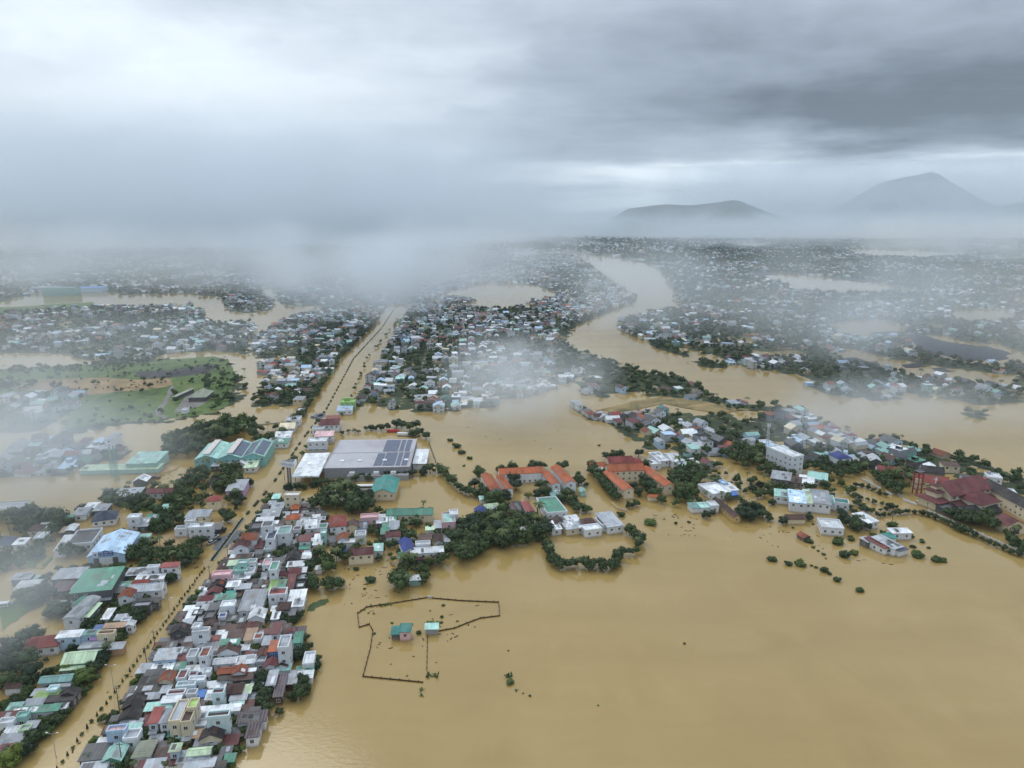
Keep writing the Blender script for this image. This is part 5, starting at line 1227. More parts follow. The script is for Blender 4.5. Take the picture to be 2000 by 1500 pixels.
ZONES = [
 ([(0,724),(130,718),(262,712),(430,700),(446,706),(440,740),(440,800),(330,815),(250,822),(180,828),(130,822),(170,780),(240,766),(110,764),(0,770)], 9.5, 0, .30, 4, 7),
 ([(440,704),(462,735),(452,765),(446,790),(425,803),(418,790),(432,760),(428,735)], 6.5, 0, .7, 4, 7), ([(330,815),(420,803),(440,806),(330,824),(200,830),(120,838),(180,824)], 7, 0, .5, 4, 7), ([(0,722),(130,714),(262,708),(330,700),(325,706),(262,716),(130,722),(0,730)], 7, 0, .7, 4, 7),
 ([(0,500),(300,486),(700,484),(1000,486),(1000,520),(860,548),(800,602),(560,597),(530,560),(420,512),(280,497),(150,530),(60,540),(0,562)], 18, .30, .66, 4, 10),
 ([(1000,486),(1130,493),(1160,501),(1215,498),(1290,472),(1500,447),(1100,440),(1000,450)], 38, .38, .5, 4, 22),
 ([(1590,872),(1640,878),(1760,900),(1740,915),(1690,905),(1640,895)], 9.2, .5, .4, -18, 7.5),
 ([(0,440),(1100,440),(1100,490),(0,500)], 45, .36, .5, 4, 24),
 ([(0,612),(120,604),(180,600),(60,622),(0,640)], 11, .25, .7, 6, 7), ([(395,640),(480,632),(490,660),(480,690),(430,684),(390,690)], 11, .25, .5, 6, 7),
 ([(100,846),(150,826),(250,826),(200,838),(130,850)], 9, 0, .5, 0, 7), ([(440,745),(470,735),(480,760),(460,790),(445,790)], 9, 0, .45, 0, 7), ([(0,745),(110,750),(150,770),(60,764),(0,768)], 9, .1, .6, 0, 7),
 ([(1330,880),(1380,878),(1400,905),(1385,930),(1330,912)], 9.5, .3, .6, 16, 7.5), ([(1640,905),(1700,900),(1740,905),(1700,920),(1660,918)], 9.5, .3, .6, -18, 7.5),
 ([(1740,900),(1850,918),(1930,940),(2000,975),(2000,1000),(1940,965),(1900,950),(1860,930),(1790,915)], 9.5, .45, .45, -20, 7.5),  # photo polygon, cell m, share of houses, share of trees, rotation, house size
 ([(672,800),(706,752),(748,690),(785,630),(800,602),(860,545),(960,520),(1010,500),(1110,495),(1150,515),(1200,555),(1243,580),(1225,595),(1170,612),(1110,640),(1088,665),(1100,690),(1150,705),(1195,712),(1180,722),(1130,735),(1085,757),(1010,780),(960,775),(962,795),(905,798),(850,808),(780,800),(740,790)], 9.8, .46, .50, 4, 7.2),
 ([(484,720),(500,655),(555,622),(640,602),(748,602),(730,640),(690,690),(622,775),(600,788),(560,788),(500,790)], 9.8, .42, .54, 4, 7.2),
 ([(0,642),(60,622),(180,602),(330,602),(420,630),(500,630),(480,690),(420,685),(330,690),(260,715),(200,708),(120,690),(0,690)], 10.5, .34, .62, 6, 7.2),
 ([(0,560),(60,540),(150,530),(280,497),(420,512),(525,545),(530,562),(455,566),(430,580),(340,573),(240,576),(150,560),(60,575),(0,590)], 13.5, .30, .66, 6, 9),
 ([(430,576),(500,560),(530,590),(530,605),(500,612),(445,608)], 12, .3, .6, 6, 8),
 ([(60,628),(200,598),(390,600),(400,625),(330,605),(180,606),(90,640)], 11, .5, .4, 6, 8),
 ([(0,777),(110,766),(160,771),(130,810),(90,845),(0,850)], 10.5, .5, .33, 10, 8),
 ([(0,892),(90,862),(190,867),(240,885),(242,902),(160,912),(150,930),(60,926),(0,940)], 10.5, .5, .22, 10, 8.5),
 ([(1112,800),(1135,790),(1180,812),(1300,806),(1390,812),(1480,806),(1580,812),(1600,838),(1690,864),(1745,862),(1790,888),(1880,908),(2000,946),(2000,975),(1930,940),(1850,918),(1760,900),(1700,900),(1640,878),(1590,872),(1500,862),(1420,880),(1330,880),(1260,878),(1238,860),(1208,836)], 9.2, .62, .36, 16, 7.4),
 ([(1380,882),(1500,864),(1590,874),(1700,902),(1760,903),(1700,922),(1600,915),(1545,900),(1440,880),(1390,900)], 9, .22, .7, 16, 7.5),
 ([(1127,752),(1165,718),(1200,710),(1250,725),(1330,740),(1385,768),(1390,782),(1300,778),(1220,762),(1180,775),(1130,772)], 10, .10, .84, 16, 8),
 ([(1385,778),(1470,790),(1560,800),(1580,812),(1500,818),(1430,802),(1385,792)], 9, .02, .96, 16, 7),
 ([(1580,812),(1600,822),(1690,850),(1745,848),(1790,876),(1880,896),(2000,935),(2000,945),(1880,908),(1790,888),(1745,862),(1690,866),(1600,840)], 9, .04, .9, 16, 7),
 ([(1085,668),(1108,638),(1175,606),(1243,578),(1236,592),(1185,612),(1120,640),(1102,668),(1160,700),(1212,706),(1200,718),(1130,718),(1090,700)], 9, .03, .95, 10, 7),
 ([(1200,640),(1215,625),(1260,612),(1330,600),(1420,592),(2000,592),(2000,790),(1850,788),(1770,768),(1740,785),(1620,775),(1570,755),(1580,740),(1530,728),(1480,722),(1425,712),(1415,700),(1310,675),(1235,660)], 10.5, .22, .74, 12, 7.5),
 ([(1330,600),(1325,575),(1300,545),(1290,522),(1340,484),(1500,468),(1640,464),(1800,471),(2000,491),(2000,592),(1420,592)], 16, .32, .66, 8, 10),
 ([(1190,500),(1290,472),(1500,447),(2000,448),(2000,491),(1800,471),(1640,464),(1500,468),(1340,484),(1290,522)], 42, .40, .44, 8, 26),
 ([(1258,664),(1300,672),(1345,694),(1342,698),(1290,682)], 7, 0, .9, 0, 7), ([(1352,706),(1380,706),(1420,714),(1418,720),(1370,716)], 7, 0, .9, 0, 7),
 ([(345,800),(330,790),(342,765),(350,760),(350,790)], 7, 0, .5, 0, 7), ([(390,740),(430,722),(440,735),(425,765),(435,790),(420,800),(415,770)], 8, 0, .6, 0, 7), ([(500,755),(560,760),(600,785),(560,792),(500,792)], 8, .03, .9, 0, 7),
 ([(1870,805),(1905,800),(1925,810),(1900,822)], 9, 0, .8, 0, 7), ([(128,822),(165,790),(300,765),(320,790),(250,822)], 24, 0, .3, 0, 7), ([(0,725),(130,716),(262,714),(250,722),(120,728),(0,735)], 9, 0, .75, 0, 7),
 ([(0,1180),(60,1165),(100,1165),(95,1180),(60,1185)], 6, 0, .5, 0, 6), ([(1930,720),(2000,735),(2000,760),(1960,745)], 10, 0, .9, 0, 7),
]
MASS_H, CELLS = [], []
ROAD_Y, ROAD_X = [160, 208, 286, 342, 380, 468, 545, 756, 978, 1200], [-128, -130, -137, -137.6, -138, -146, -149, -173, -182, -195]
zr = np.random.default_rng(5)
def vnoise(x, y, s, seed):
    q = np.random.default_rng(seed).random((64, 64)); fx, fy = x / s, y / s; ix, iy = np.floor(fx).astype(int), np.floor(fy).astype(int); tx, ty = fx - ix, fy - iy
    tx, ty = tx * tx * (3 - 2 * tx), ty * ty * (3 - 2 * ty); g = lambda a, b: q[a % 64, b % 64]
    return (g(ix, iy) * (1 - tx) + g(ix + 1, iy) * tx) * (1 - ty) + (g(ix, iy + 1) * (1 - tx) + g(ix + 1, iy + 1) * tx) * ty
for zi, (px, cell, ph, pt, rot, hs) in enumerate(ZONES):
    P = ground_poly(px); a = R(rot); ca, sa = math.cos(a), math.sin(a)
    Q = np.stack([P[:, 0] * ca + P[:, 1] * sa, P[:, 1] * ca - P[:, 0] * sa], 1); lo, hi = Q.min(0), Q.max(0)
    gx, gy = np.meshgrid(np.arange(lo[0], hi[0], cell), np.arange(lo[1], hi[1], cell)); gx, gy = gx.ravel(), gy.ravel()
    cx, cyy = gx * ca - gy * sa, gx * sa + gy * ca
    ok = inside(P, cx, cyy)
    for hp in HOLES: ok &= ~inside(hp, cx, cyy)
    if zi not in (0,): pass
    cx, cyy = cx[ok], cyy[ok]
    s_ = 5.5 * cell
    nz = vnoise(cx + 9e4, cyy + 9e4, s_, 31 + zi) - .5; wet = vnoise(cx + 9e4, cyy + 9e4, s_ * .8, 77 + zi)
    r1 = zr.random(len(cx)); p_h = np.clip(ph * (1 + 3.2 * nz), 0, .92) if ph else np.zeros(len(cx)); p_t = pt * (1 - ph * 1.2 * nz)
    for x, y, r, qh, qt, w_ in zip(cx, cyy, r1, p_h, p_t, wet):
        jx, jy = x + zr.uniform(-.3, .3) * cell, y + zr.uniform(-.3, .3) * cell
        near = y < 700
        if near and not free(jx, jy, 2.5): continue
        road_x = np.interp(y, ROAD_Y, ROAD_X)
        if abs(jx - road_x) < 16.5 and y < 1250: continue
        land_ok = w_ > .16
        if r < qh:
            MASS_H.append((jx, jy, hs * zr.uniform(.65, 1.25), hs * zr.uniform(.8, 1.5), a + zr.normal(0, .10) + (math.pi / 2 if zr.random() < .35 else 0)))
            if zr.random() < .35: MASS_T.append((jx + cell * .5, jy - cell * .45, 2.6 * zr.uniform(.7, 1.2) * max(1, cell / 13), zr.random() < .15))
        elif r < qh + qt and land_ok:
            k = max(.72, min(2.2, cell / 13)) if not (ph == 0 and zi < 4) else zr.choice([.22, .3, .4, .6])
            MASS_T.append((jx, jy, 4.4 * zr.uniform(.65, 1.25) * k, zr.random() < .15))
            if zr.random() < .75: MASS_T.append((jx + zr.uniform(-.5, .5) * cell, jy + zr.uniform(-.5, .5) * cell, 3.0 * zr.uniform(.7, 1.2) * k, zr.random() < .2))
        if (land_ok and zr.random() < .92) or (r < qh and zr.random() < .4): CELLS.append((x, y, a, cell))
# trees lining the left side of the far road
for y in np.arange(455, 1060, 5.2):
    rx = np.interp(y, ROAD_Y, ROAD_X)
    MASS_T.append((rx - 15.5 + zr.uniform(-1.5, 1.5), y, zr.uniform(2.6, 3.8), False))
    if zr.random() < .3: MASS_T.append((rx + 15.5 + zr.uniform(-1, 1), y, zr.uniform(1.6, 2.4), True))
# ground under the town: one sheet of ragged cells
if True:
    V, F = [], []
    for x, y, a, c in CELLS:
        h = c * .62; ca, sa = math.cos(a), math.sin(a); i = len(V); n = 6
        for k in range(n):
            q = 6.283 * k / n + zr.uniform(-.3, .3); rr = h * zr.uniform(.8, 1.35); V.append((x + rr * math.cos(q), y + rr * math.sin(q), .04 + .055 * zr.random()))
        F.append(tuple(range(i, i + n)))
    me = bpy.data.meshes.new('terrain'); me.from_pydata(V, [], F)
    tag(link('terrain', me, M_LAND), 'dark wet undergrowth with gap shade in its colour, rising out of the flood across the town', 'terrain', kind='structure')
# the crowd of houses
HP = [('g', .25), ('w', .17), ('d', .12), ('m', .08), ('b', .07), ('k', .04), ('r', .035), ('R', .03), ('o', .02), ('t', .05), ('l', .06), ('G', .02), ('c', .025)]
WP = [('w', .5), ('g', .15), ('c', .13), ('l', .08), ('d', .08), ('t', .06)]
def pick(tab):
    q = zr.random() * sum(p for _, p in tab)
    for c, p in tab:
        q -= p
        if q <= 0: return np.array(PAL[c][0])
    return np.array(PAL['g'][0])
V, F, C = [], [], []
for x, y, W, D, a in MASS_H:
    ca, sa = math.cos(a), math.sin(a); i = len(V); w, d = W / 2, D / 2
    st = zr.choice([1, 1, 2, 2, 3], p=[.4, .25, .2, .1, .05]); h = 1.9 + 2.5 * (st - 1) + zr.uniform(0, .9)
    if W > 18: h *= 1.3
    fk = .95 if y > 700 else 1.0; rc, wc = pick(HP) * zr.uniform(.65, 1.15) * fk, pick(WP) * zr.uniform(.6, 1.0) * fk
    t = zr.random(); o = .35
    B = [(-w, -d), (w, -d), (w, d), (-w, d)]
    pts = [(p[0], p[1], -.3) for p in B] + [(p[0], p[1], h) for p in B]
    fs = [((0, 1, 5, 4), wc), ((1, 2, 6, 5), wc), ((2, 3, 7, 6), wc), ((3, 0, 4, 7), wc)]
    if t < .55:                                        # gable
        r = .28 * min(W, 9); pts += [(-w - o, -d - o, h), (w + o, -d - o, h), (w + o, d + o, h), (-w - o, d + o, h), (0, -d - o, h + r), (0, d + o, h + r)]
        fs += [((8, 12, 13, 11), rc), ((12, 9, 10, 13), rc * .97), ((4, 5, 12), wc), ((6, 7, 13), wc)]
    elif t < .8:                                       # lean-to
        r = .06 * D + .1; pts += [(-w - o, -d - o, h + .05), (w + o, -d - o, h + .05), (w + o, d + o, h + r), (-w - o, d + o, h + r)]; fs += [((8, 9, 10, 11), rc), ((7, 6, 10, 11), wc)]
    else:                                              # flat with a stair box
        pts += [(-w - .1, -d - .1, h + .05), (w + .1, -d - .1, h + .05), (w + .1, d + .1, h + .05), (-w - .1, d + .1, h + .05)]; fs += [((8, 9, 10, 11), rc)]
        q = len(pts); bx, by = zr.uniform(-.2, .2) * W, d * .4; bw, bd = W * .22, D * .16
        pts += [(bx - bw, by - bd, h), (bx + bw, by - bd, h), (bx + bw, by + bd, h), (bx - bw, by + bd, h), (bx - bw, by - bd, h + 2.2), (bx + bw, by - bd, h + 2.2), (bx + bw, by + bd, h + 2.2), (bx - bw, by + bd, h + 2.2)]
        fs += [((q, q + 1, q + 5, q + 4), wc), ((q + 1, q + 2, q + 6, q + 5), wc), ((q + 3, q, q + 4, q + 7), wc), ((q + 4, q + 5, q + 6, q + 7), rc)]
    if y < 1500:                                       # dark openings, proud of the near wall
        for k in range(max(1, int(W / 3.5))):
            for s in range(int(st)):
                q = len(pts); xx = -w + W * (k + .5) / max(1, int(W / 3.5)); zz = h - 2.7 * s - 1.9
                if zz < .2: continue
                pts += [(xx - .6, -d - .04, zz), (xx + .6, -d - .04, zz), (xx + .6, -d - .04, zz + 1.2), (xx - .6, -d - .04, zz + 1.2)]; fs.append(((q, q + 1, q + 2, q + 3), np.array([.04, .045, .05])))
    V += [(x + p[0] * ca - p[1] * sa, y + p[0] * sa + p[1] * ca, p[2]) for p in pts]
    for f, c in fs: F.append(tuple(i + k for k in f)); C.append((c[0], c[1], c[2], 1.0))
me = bpy.data.meshes.new('distant_houses'); me.from_pydata(V, [], F)
at_ = me.attributes.new('paint', 'FLOAT_COLOR', 'FACE'); at_.data.foreach_set('color', np.array(C, np.float32).ravel())
m_far, nt, bs = mat_new('distant_house_paint'); an = nt.nodes.new('ShaderNodeAttribute'); an.attribute_name = 'paint'
geo = nt.nodes.new('ShaderNodeNewGeometry'); nn_ = noise(nt, geo.outputs['Position'], .35, 4, .65)
v_ = nt.nodes.new('ShaderNodeVectorMath'); v_.operation = 'SCALE'; nt.links.new(an.outputs['Color'], v_.inputs[0]); nt.links.new((nn_ * .9 + .55).s, v_.inputs['Scale'])
nt.links.new(v_.outputs[0], bs.inputs['Base Color']); bs.inputs['Roughness'].default_value = .7
tag(link('distant_houses', me, m_far), 'mass of small distant houses with pale and dark roofs', 'houses', kind='stuff')
# the crowd of trees
M_FAR = m_leaf('far_foliage', (.042, .068, .028)); M_FAR2 = m_leaf('far_pale_foliage', (.070, .110, .036))
def mass_trees(name, sel, per, size, label, lobes=4, mat=None, variants=None):
    base = list(variants or [])
    for s in range(0 if variants else 4):
        rng = np.random.default_rng(900 + s + per); pr = []
        for k in range(lobes):
            c = np.array([0, 0, .1]) if k == 0 else np.array([math.cos(k * 2.4 + s) * .5, math.sin(k * 2.4 + s) * .5, rng.uniform(-.2, .35)])
            r = np.full(3, .58 if k == 0 else .40); pr.append(ico_blob(c, r * .82, .13, rng) if (k < 2 or per > 14) else (np.zeros((0, 3)), np.zeros((0, 3), int)))
            d = rng.normal(0, 1, (per, 3)); d /= np.linalg.norm(d, axis=1)[:, None]; d = d[d[:, 2] > -.5]; pr.append(quads_mesh('', c + d * r * rng.uniform(.85, 1.15, (len(d), 1)), d, size, None, rng=rng))
        pr = [p for p in pr if len(p[0])]
        base.append(([p for p in pr if p[1].shape[1] == 3], [p for p in pr if p[1].shape[1] == 4]))
    parts = []
    S_ = np.array([(x, y, r) for x, y, r, b in sel]); which = zr.integers(0, len(base), len(S_))
    for s in range(len(base)):
        I = S_[which == s]
        if not len(I): continue
        th = zr.uniform(0, 6.28, len(I)); c_, s_n = np.cos(th), np.sin(th); sq = zr.uniform(.95, 1.3, len(I))
        for group in base[s]:
            if not group: continue
            off, vv, ff = 0, [], []
            for v, f in group: vv.append(v); ff.append(f + off); off += len(v)
            v, f = np.concatenate(vv), np.concatenate(ff)
            X = I[:, 0, None] + I[:, 2, None] * (v[None, :, 0] * c_[:, None] - v[None, :, 1] * s_n[:, None])
            Y = I[:, 1, None] + I[:, 2, None] * (v[None, :, 0] * s_n[:, None] + v[None, :, 1] * c_[:, None])
            Zz = I[:, 2, None] * (.92 + v[None, :, 2] * sq[:, None])
            VV = np.stack([X, Y, np.maximum(Zz, .05)], 2).reshape(-1, 3); FF = (f[None] + (np.arange(len(I)) * len(v))[:, None, None]).reshape(-1, f.shape[1])
            parts.append((VV, FF))
    if parts: tag(link(name, mesh_np(name, parts, mat or M_LEAF), None), label, 'woods', kind='stuff')
D_ = [t for t in MASS_T]
near_ = [t for t in D_ if t[1] < 800]; pal = [t for i, t in enumerate(near_) if i % 9 == 4 and t[2] > 2.2]; rest_ = [t for i, t in enumerate(near_) if not (i % 9 == 4 and t[2] > 2.2)]
mass_trees('woods', [t for t in rest_ if not t[3]], 34, .15, 'dark trees filling the gaps between the nearer houses', 5, M_LEAF)
mass_trees('pale_woods', [t for t in rest_ if t[3]], 30, .15, 'lighter green trees and bushes between the nearer houses', 4, M_LEAF2)
pv = []
for i in range(3):
    tr = MB().tube((0, 0, -.9), (.06, .04, 1.5), .05, .035, n=5, cap=False)
    pv.append(([], [(v * .95 + np.array([.06, .04, 1.5]), f) for v, f in CROWNS['palm%d' % i]] + [(np.array(tr.v), np.array(tr.f))]))
mass_trees('palm_groves', [(t[0], t[1], t[2] * .85, t[3]) for t in pal], 1, 1, 'coconut palms scattered between the houses', 1, M_PALM, pv)
mid_ = [t for t in D_ if 800 <= t[1] < 1800]
mass_trees('distant_woods', [t for t in mid_ if not t[3]], 12, .26, 'dark distant trees between the far houses and along the river', 4, M_FAR)
mass_trees('distant_pale_woods', [t for t in mid_ if t[3]], 12, .26, 'paler distant trees between the far houses', 4, M_FAR2)
mass_trees('far_woods', [t for t in D_ if t[1] >= 1800], 5, .40, 'far dark tree cover fading into haze', 3, M_FAR)
print('MASS', len(MASS_H), len(D_), len(HOUSES), len(TREES))
# ---------------------------------------------------------------- hills on the horizon
m_hill = m_soil('wooded_hill', (.022, .034, .020), (.075, .085, .05))
for nd in m_hill.node_tree.nodes:
    if nd.type == 'TEX_NOISE': nd.inputs['Scale'].default_value = .008
def hill(name, prof, dist, depth, label, seed):
    """prof: skyline (u, v) in the photo, built at its real distance as a ridge with depth"""
    rng = np.random.default_rng(seed); us = np.linspace(prof[0][0], prof[-1][0], 160); vs = np.interp(us, [p[0] for p in prof], [p[1] for p in prof])
    X = (us - 1000) / FPX * dist; Hh = np.maximum(0, (HORIZON - vs) / FPX * dist * 1.0 + CAM_H)
    rows = np.linspace(-1, 1, 91); n = len(us); V, F = [], []
    ii, jj = np.meshgrid(X, rows * depth)
    fb = sum(vnoise(ii + 9e4 + seed * 777, jj + 9e4, sc, seed * 10 + k) * am for k, (sc, am) in enumerate(((900, .40), (380, .34), (160, .26), (70, .18)))) - .59
    for j, t in enumerate(rows):
        sh = (1 - abs(t)) ** 1.25
        for i in range(n): V.append((X[i] * (1 + t * depth / dist), dist + t * depth, Hh[i] * sh * (1 + fb[j, i] * 1.5 * min(1, abs(t) * 5) * (1 - sh * .4)) - 2))
    for j in range(len(rows) - 1):
        for i in range(n - 1): q = j * n + i; F.append((q, q + 1, q + n + 1, q + n))
    me = bpy.data.meshes.new(name); me.from_pydata(V, [], F); me.polygons.foreach_set('use_smooth', [True] * len(F))
    tag(link(name, me, m_hill), label, 'hill', kind='structure')
hill('hill', [(1130,462),(1180,432),(1220,408),(1290,400),(1340,402),(1395,396),(1418,392),(1432,394),(1445,400),(1490,416),(1540,432),(1600,455)], 6500, 1100, 'dark wooded ridge on the horizon right of centre', 3)
hill('mountain', [(1560,452),(1600,415),(1650,385),(1690,362),(1730,352),(1765,346),(1785,341),(1800,345),(1830,362),(1865,380),(1895,394),(1930,410),(1980,430)], 8200, 1500, 'tall pale mountain half hidden in cloud at right', 4)
hill('mountain', [(1850,440),(1900,412),(1950,398),(2010,388),(2080,392),(2150,420)], 9500, 1400, 'faint far mountain at the right edge', 5)
# ---------------------------------------------------------------- air: haze box, fog banks and wisps
HAZE = 0.50e-4
def add_haze():
    bm = bmesh.new()
    bmesh.ops.create_cube(bm, size=1.0)
    top = 760.0
    bmesh.ops.scale(bm, vec=(24000, 20500, top + 1), verts=bm.verts)
    bmesh.ops.translate(bm, vec=(0, 20500 / 2 - 420, (top + 1) / 2 - 1.0), verts=bm.verts)
    me = bpy.data.meshes.new('haze'); bm.to_mesh(me); bm.free()
    m = bpy.data.materials.new('haze_air'); m.use_nodes = True
    nt = m.node_tree; nt.nodes.clear()
    out = nt.nodes.new('ShaderNodeOutputMaterial'); v = nt.nodes.new('ShaderNodeVolumePrincipled')
    v.inputs['Color'].default_value = (0.72, 0.87, 1.0, 1); v.inputs['Density'].default_value = HAZE
    nt.links.new(v.outputs[0], out.inputs['Volume'])
    tag(link('haze', me, m), 'pale blue grey haze hanging over the flooded plain', 'haze', kind='stuff')

def fog_material(name, dens, nscale, thr, edge=1.0, soft=0.5, streak=(1, 1, 1), seed=0.0, thin=0.0, box=False):
    m = bpy.data.materials.new(name); m.use_nodes = True
    nt = m.node_tree; nt.nodes.clear()
    out = nt.nodes.new('ShaderNodeOutputMaterial'); v = nt.nodes.new('ShaderNodeVolumePrincipled')
    v.inputs['Color'].default_value = (0.89, 0.945, 1.0, 1)
    nt.links.new(v.outputs[0], out.inputs['Volume'])
    geo = nt.nodes.new('ShaderNodeNewGeometry'); tcx = nt.nodes.new('ShaderNodeTexCoord')
    ox, oy, oz = sep(nt, tcx.outputs['Object'])
    if box:
        p4 = lambda q: (q * q) * (q * q)
        r2 = p4(ox) + p4(oy)
    else: r2 = ox * ox + oy * oy + oz * oz
    x, y, z = sep(nt, geo.outputs['Position'])
    n = noise(nt, comb(nt, x * streak[0], y * streak[1], z * streak[2] + seed), nscale, 4, 0.55)
    d = ((1.0 - r2) * edge + (n - 0.5) * 2.0 - thr).smooth(0.0, soft) * ((1.0 - r2) * 2.5).clamp()
    if thin:                                           # thinner with height
        k = (1.0 - z / thin)._m('MAXIMUM', 0.0); d = d * k * k
    nt.links.new((d * dens).s, v.inputs['Density'])
    return m

def fog(name, label, c, r, mat, rz=0.0, cat='fog', group=None):
    bm = bmesh.new(); bmesh.ops.create_icosphere(bm, subdivisions=3, radius=1.0)
    cut = (1.5 - c[2]) / r[2]                          # a bank that rests on the ground is cut off just above the water
    if cut > -1.0:
        bmesh.ops.bisect_plane(bm, geom=bm.verts[:] + bm.edges[:] + bm.faces[:], plane_co=(0, 0, cut), plane_no=(0, 0, -1), clear_outer=True)
        bmesh.ops.holes_fill(bm, edges=[e for e in bm.edges if e.is_boundary])
    me = bpy.data.meshes.new(name); bm.to_mesh(me); bm.free()
    o = link(name, me, mat, loc=c, rz=rz); o.scale = r
    return tag(o, label, cat, group=group, kind='stuff')

def over(u, v, z): return (*at(u, v, z), z)
add_haze()
FG = 'wisps of low cloud drifting over the flood'
def bank(label, c, r, mat, rz):
    b = MB().prism([(math.cos(6.2832 * k / 28) * (abs(math.cos(6.2832 * k / 28)) ** 4 + abs(math.sin(6.2832 * k / 28)) ** 4) ** -.25, math.sin(6.2832 * k / 28) * (abs(math.cos(6.2832 * k / 28)) ** 4 + abs(math.sin(6.2832 * k / 28)) ** 4) ** -.25) for k in range(28)], -1, 1)
    b.f.append(tuple(range(27, -1, -1))); b.m.append(0)
    o = b.build('fog_bank', mat, None, c, rz); o.scale = r
    tag(o, label, 'fog', kind='stuff')
bank('huge pale fog bank swallowing the far town and horizon at left', (-3700, 5000, 452), (4500, 2600, 450), fog_material('fog_bank_air', 0.0040, 0.0019, 0.22, 1.15, 1.1, (1, 0.8, 1.6), 0.0, 950.0, True), R(4))
bank('low fog strip hiding the foot of the hills at right', (2500, 5600, 122), (3400, 900, 120), fog_material('hill_fog_air', 0.0044, 0.0024, 0.26, 1.1, 1.0, (1, 1, 2), 3.0, 240.0, True), R(-3))
bank('thin grey veil before the wooded ridge', (2100, 6000, 222), (2600, 330, 220), fog_material('ridge_veil_air', 0.0030, 0.0030, 0.05, 1.1, 1.2, (1, 1, 1.5), 60.0, 700.0, True), 0)
bank('thin cloud veil before the far mountain', (4200, 7200, 352), (2900, 420, 350), fog_material('mountain_cloud_air', 0.0034, 0.0024, 0.0, 1.2, 1.2, (1, 1, 1.5), 50.0, 2600.0, True), R(-20))
fog('fog_wisp', 'thick white wisp hanging over the far end of the road', over(715, 540, 75), (215, 260, 85), fog_material('fog_wisp_air', 0.0080, 0.0095, 0.52, 1.3, 0.9, (1, 1, 1.3), 5.0), 0, 'fog', FG)
fog('fog_wisp', 'ragged wisp over the middle of the town beside the open bay', over(1015, 735, 34), (95, 110, 52), fog_material('fog_wisp_air', 0.0105, 0.020, 0.48, 1.3, 0.9, (1, 1, 1), 8.0), 0, 'fog', FG)
fog('fog_wisp', 'broad thin veil over the sheds at the left edge', over(70, 885, 36), (105, 95, 44), fog_material('fog_wisp_air', 0.0075, 0.011, 0.34, 1.2, 0.9, (1, .8, 1), 12.0), 0, 'fog', FG)
fog('fog_wisp', 'nearest thin veil over the trees at the left edge', over(-30, 1180, 26), (38, 55, 28), fog_material('fog_wisp_air', 0.011, 0.03, 0.25, 1.2, 0.9, (1, .8, 1), 16.0), 0, 'fog', FG)
fog('fog_wisp', 'long veil over the left strip of town beyond the fields', over(170, 660, 40), (330, 170, 60), fog_material('fog_wisp_air', 0.0028, 0.008, 0.48, 1.2, 0.9, (1, 1, 1), 20.0), 0, 'fog', FG)
fog('fog_wisp', 'wisp trailing down over the far river bend', over(1290, 560, 60), (200, 320, 95), fog_material('fog_wisp_air', 0.0030, 0.006, 0.40, 1.2, 0.9, (1, 1, 1), 24.0), 0, 'fog', FG)
fog('fog_wisp', 'slanting wisp rising from the far pond at right', over(1640, 575, 70), (260, 300, 110), fog_material('fog_wisp_air', 0.0024, 0.009, 0.52, 1.2, 0.9, (1, 1, .6), 28.0), R(-25), 'fog', FG)
fog('fog_wisp', 'slanting wisp rising over the ponds at the right edge', over(1930, 580, 70), (240, 280, 120), fog_material('fog_wisp_air', 0.0027, 0.009, 0.48, 1.2, 0.9, (1, 1, .6), 33.0), R(-25), 'fog', FG)
fog('fog_wisp', 'small wisp rising over the town beyond the river', over(1690, 650, 40), (60, 110, 60), fog_material('fog_wisp_air', 0.0050, 0.014, 0.35, 1.2, 0.9, (1, 1, .7), 37.0), 0, 'fog', FG)
fog('fog_wisp', 'low smoky wisp over the wooded river bank at right', over(1770, 785, 25), (120, 60, 34), fog_material('fog_wisp_air', 0.0085, 0.02, 0.35, 1.2, 0.9, (1, 1, 1), 41.0), 0, 'fog', FG)
fog('fog_wisp', 'faint wisp crossing the trees before the river at right', over(1640, 835, 25), (70, 40, 22), fog_material('fog_wisp_air', 0.0080, 0.025, 0.35, 1.2, 0.9, (1, 1, 1), 45.0), 0, 'fog', FG)
fog('fog_wisp', 'pale veil over the far green office block at left', over(40, 540, 60), (380, 240, 75), fog_material('fog_wisp_air', 0.0024, 0.005, 0.38, 1.2, 1.0, (1, 1, 1), 55.0), 0, 'fog', FG)
fog('fog_wisp', 'ragged lower edge of the cloud over the far left town', over(330, 503, 70), (520, 360, 110), fog_material('fog_wisp_air', 0.0026, 0.0045, 0.46, 1.2, 1.0, (1, 1, 1), 61.0), 0, 'fog', FG)
fog('fog_wisp', 'veil over the field and misty sheds at far left', over(20, 790, 40), (85, 110, 50), fog_material('fog_wisp_air', 0.0065, 0.012, 0.36, 1.2, 1.0, (1, 1, 1), 66.0), 0, 'fog', FG)
for lab, u, v, r, dn, sd in (('cloud foot hanging low over the far town left of the road', 520, 500, (330, 340, 110), .0030, 71.), ('cloud foot over the far road end', 630, 505, (260, 280, 95), .0034, 75.), ('torn cloud foot over the far town right of the road', 900, 512, (330, 380, 110), .0050, 79.),
        ('cloud foot at the far left edge', 90, 492, (520, 380, 110), .0034, 83.), ('low cloud over the plain before the wooded ridge', 1450, 456, (800, 600, 130), .0024, 87.), ('low cloud over the plain before the mountain', 1780, 459, (700, 560, 140), .0026, 91.), ('low cloud over the plain at the right edge', 1980, 470, (560, 460, 130), .0026, 95.)):
    fog('fog_wisp', lab, over(u, v, 75), r, fog_material('fog_wisp_air', dn, .0070, .46, 1.15, .9, (1, 1, 1.5), sd), 0, 'fog', FG)
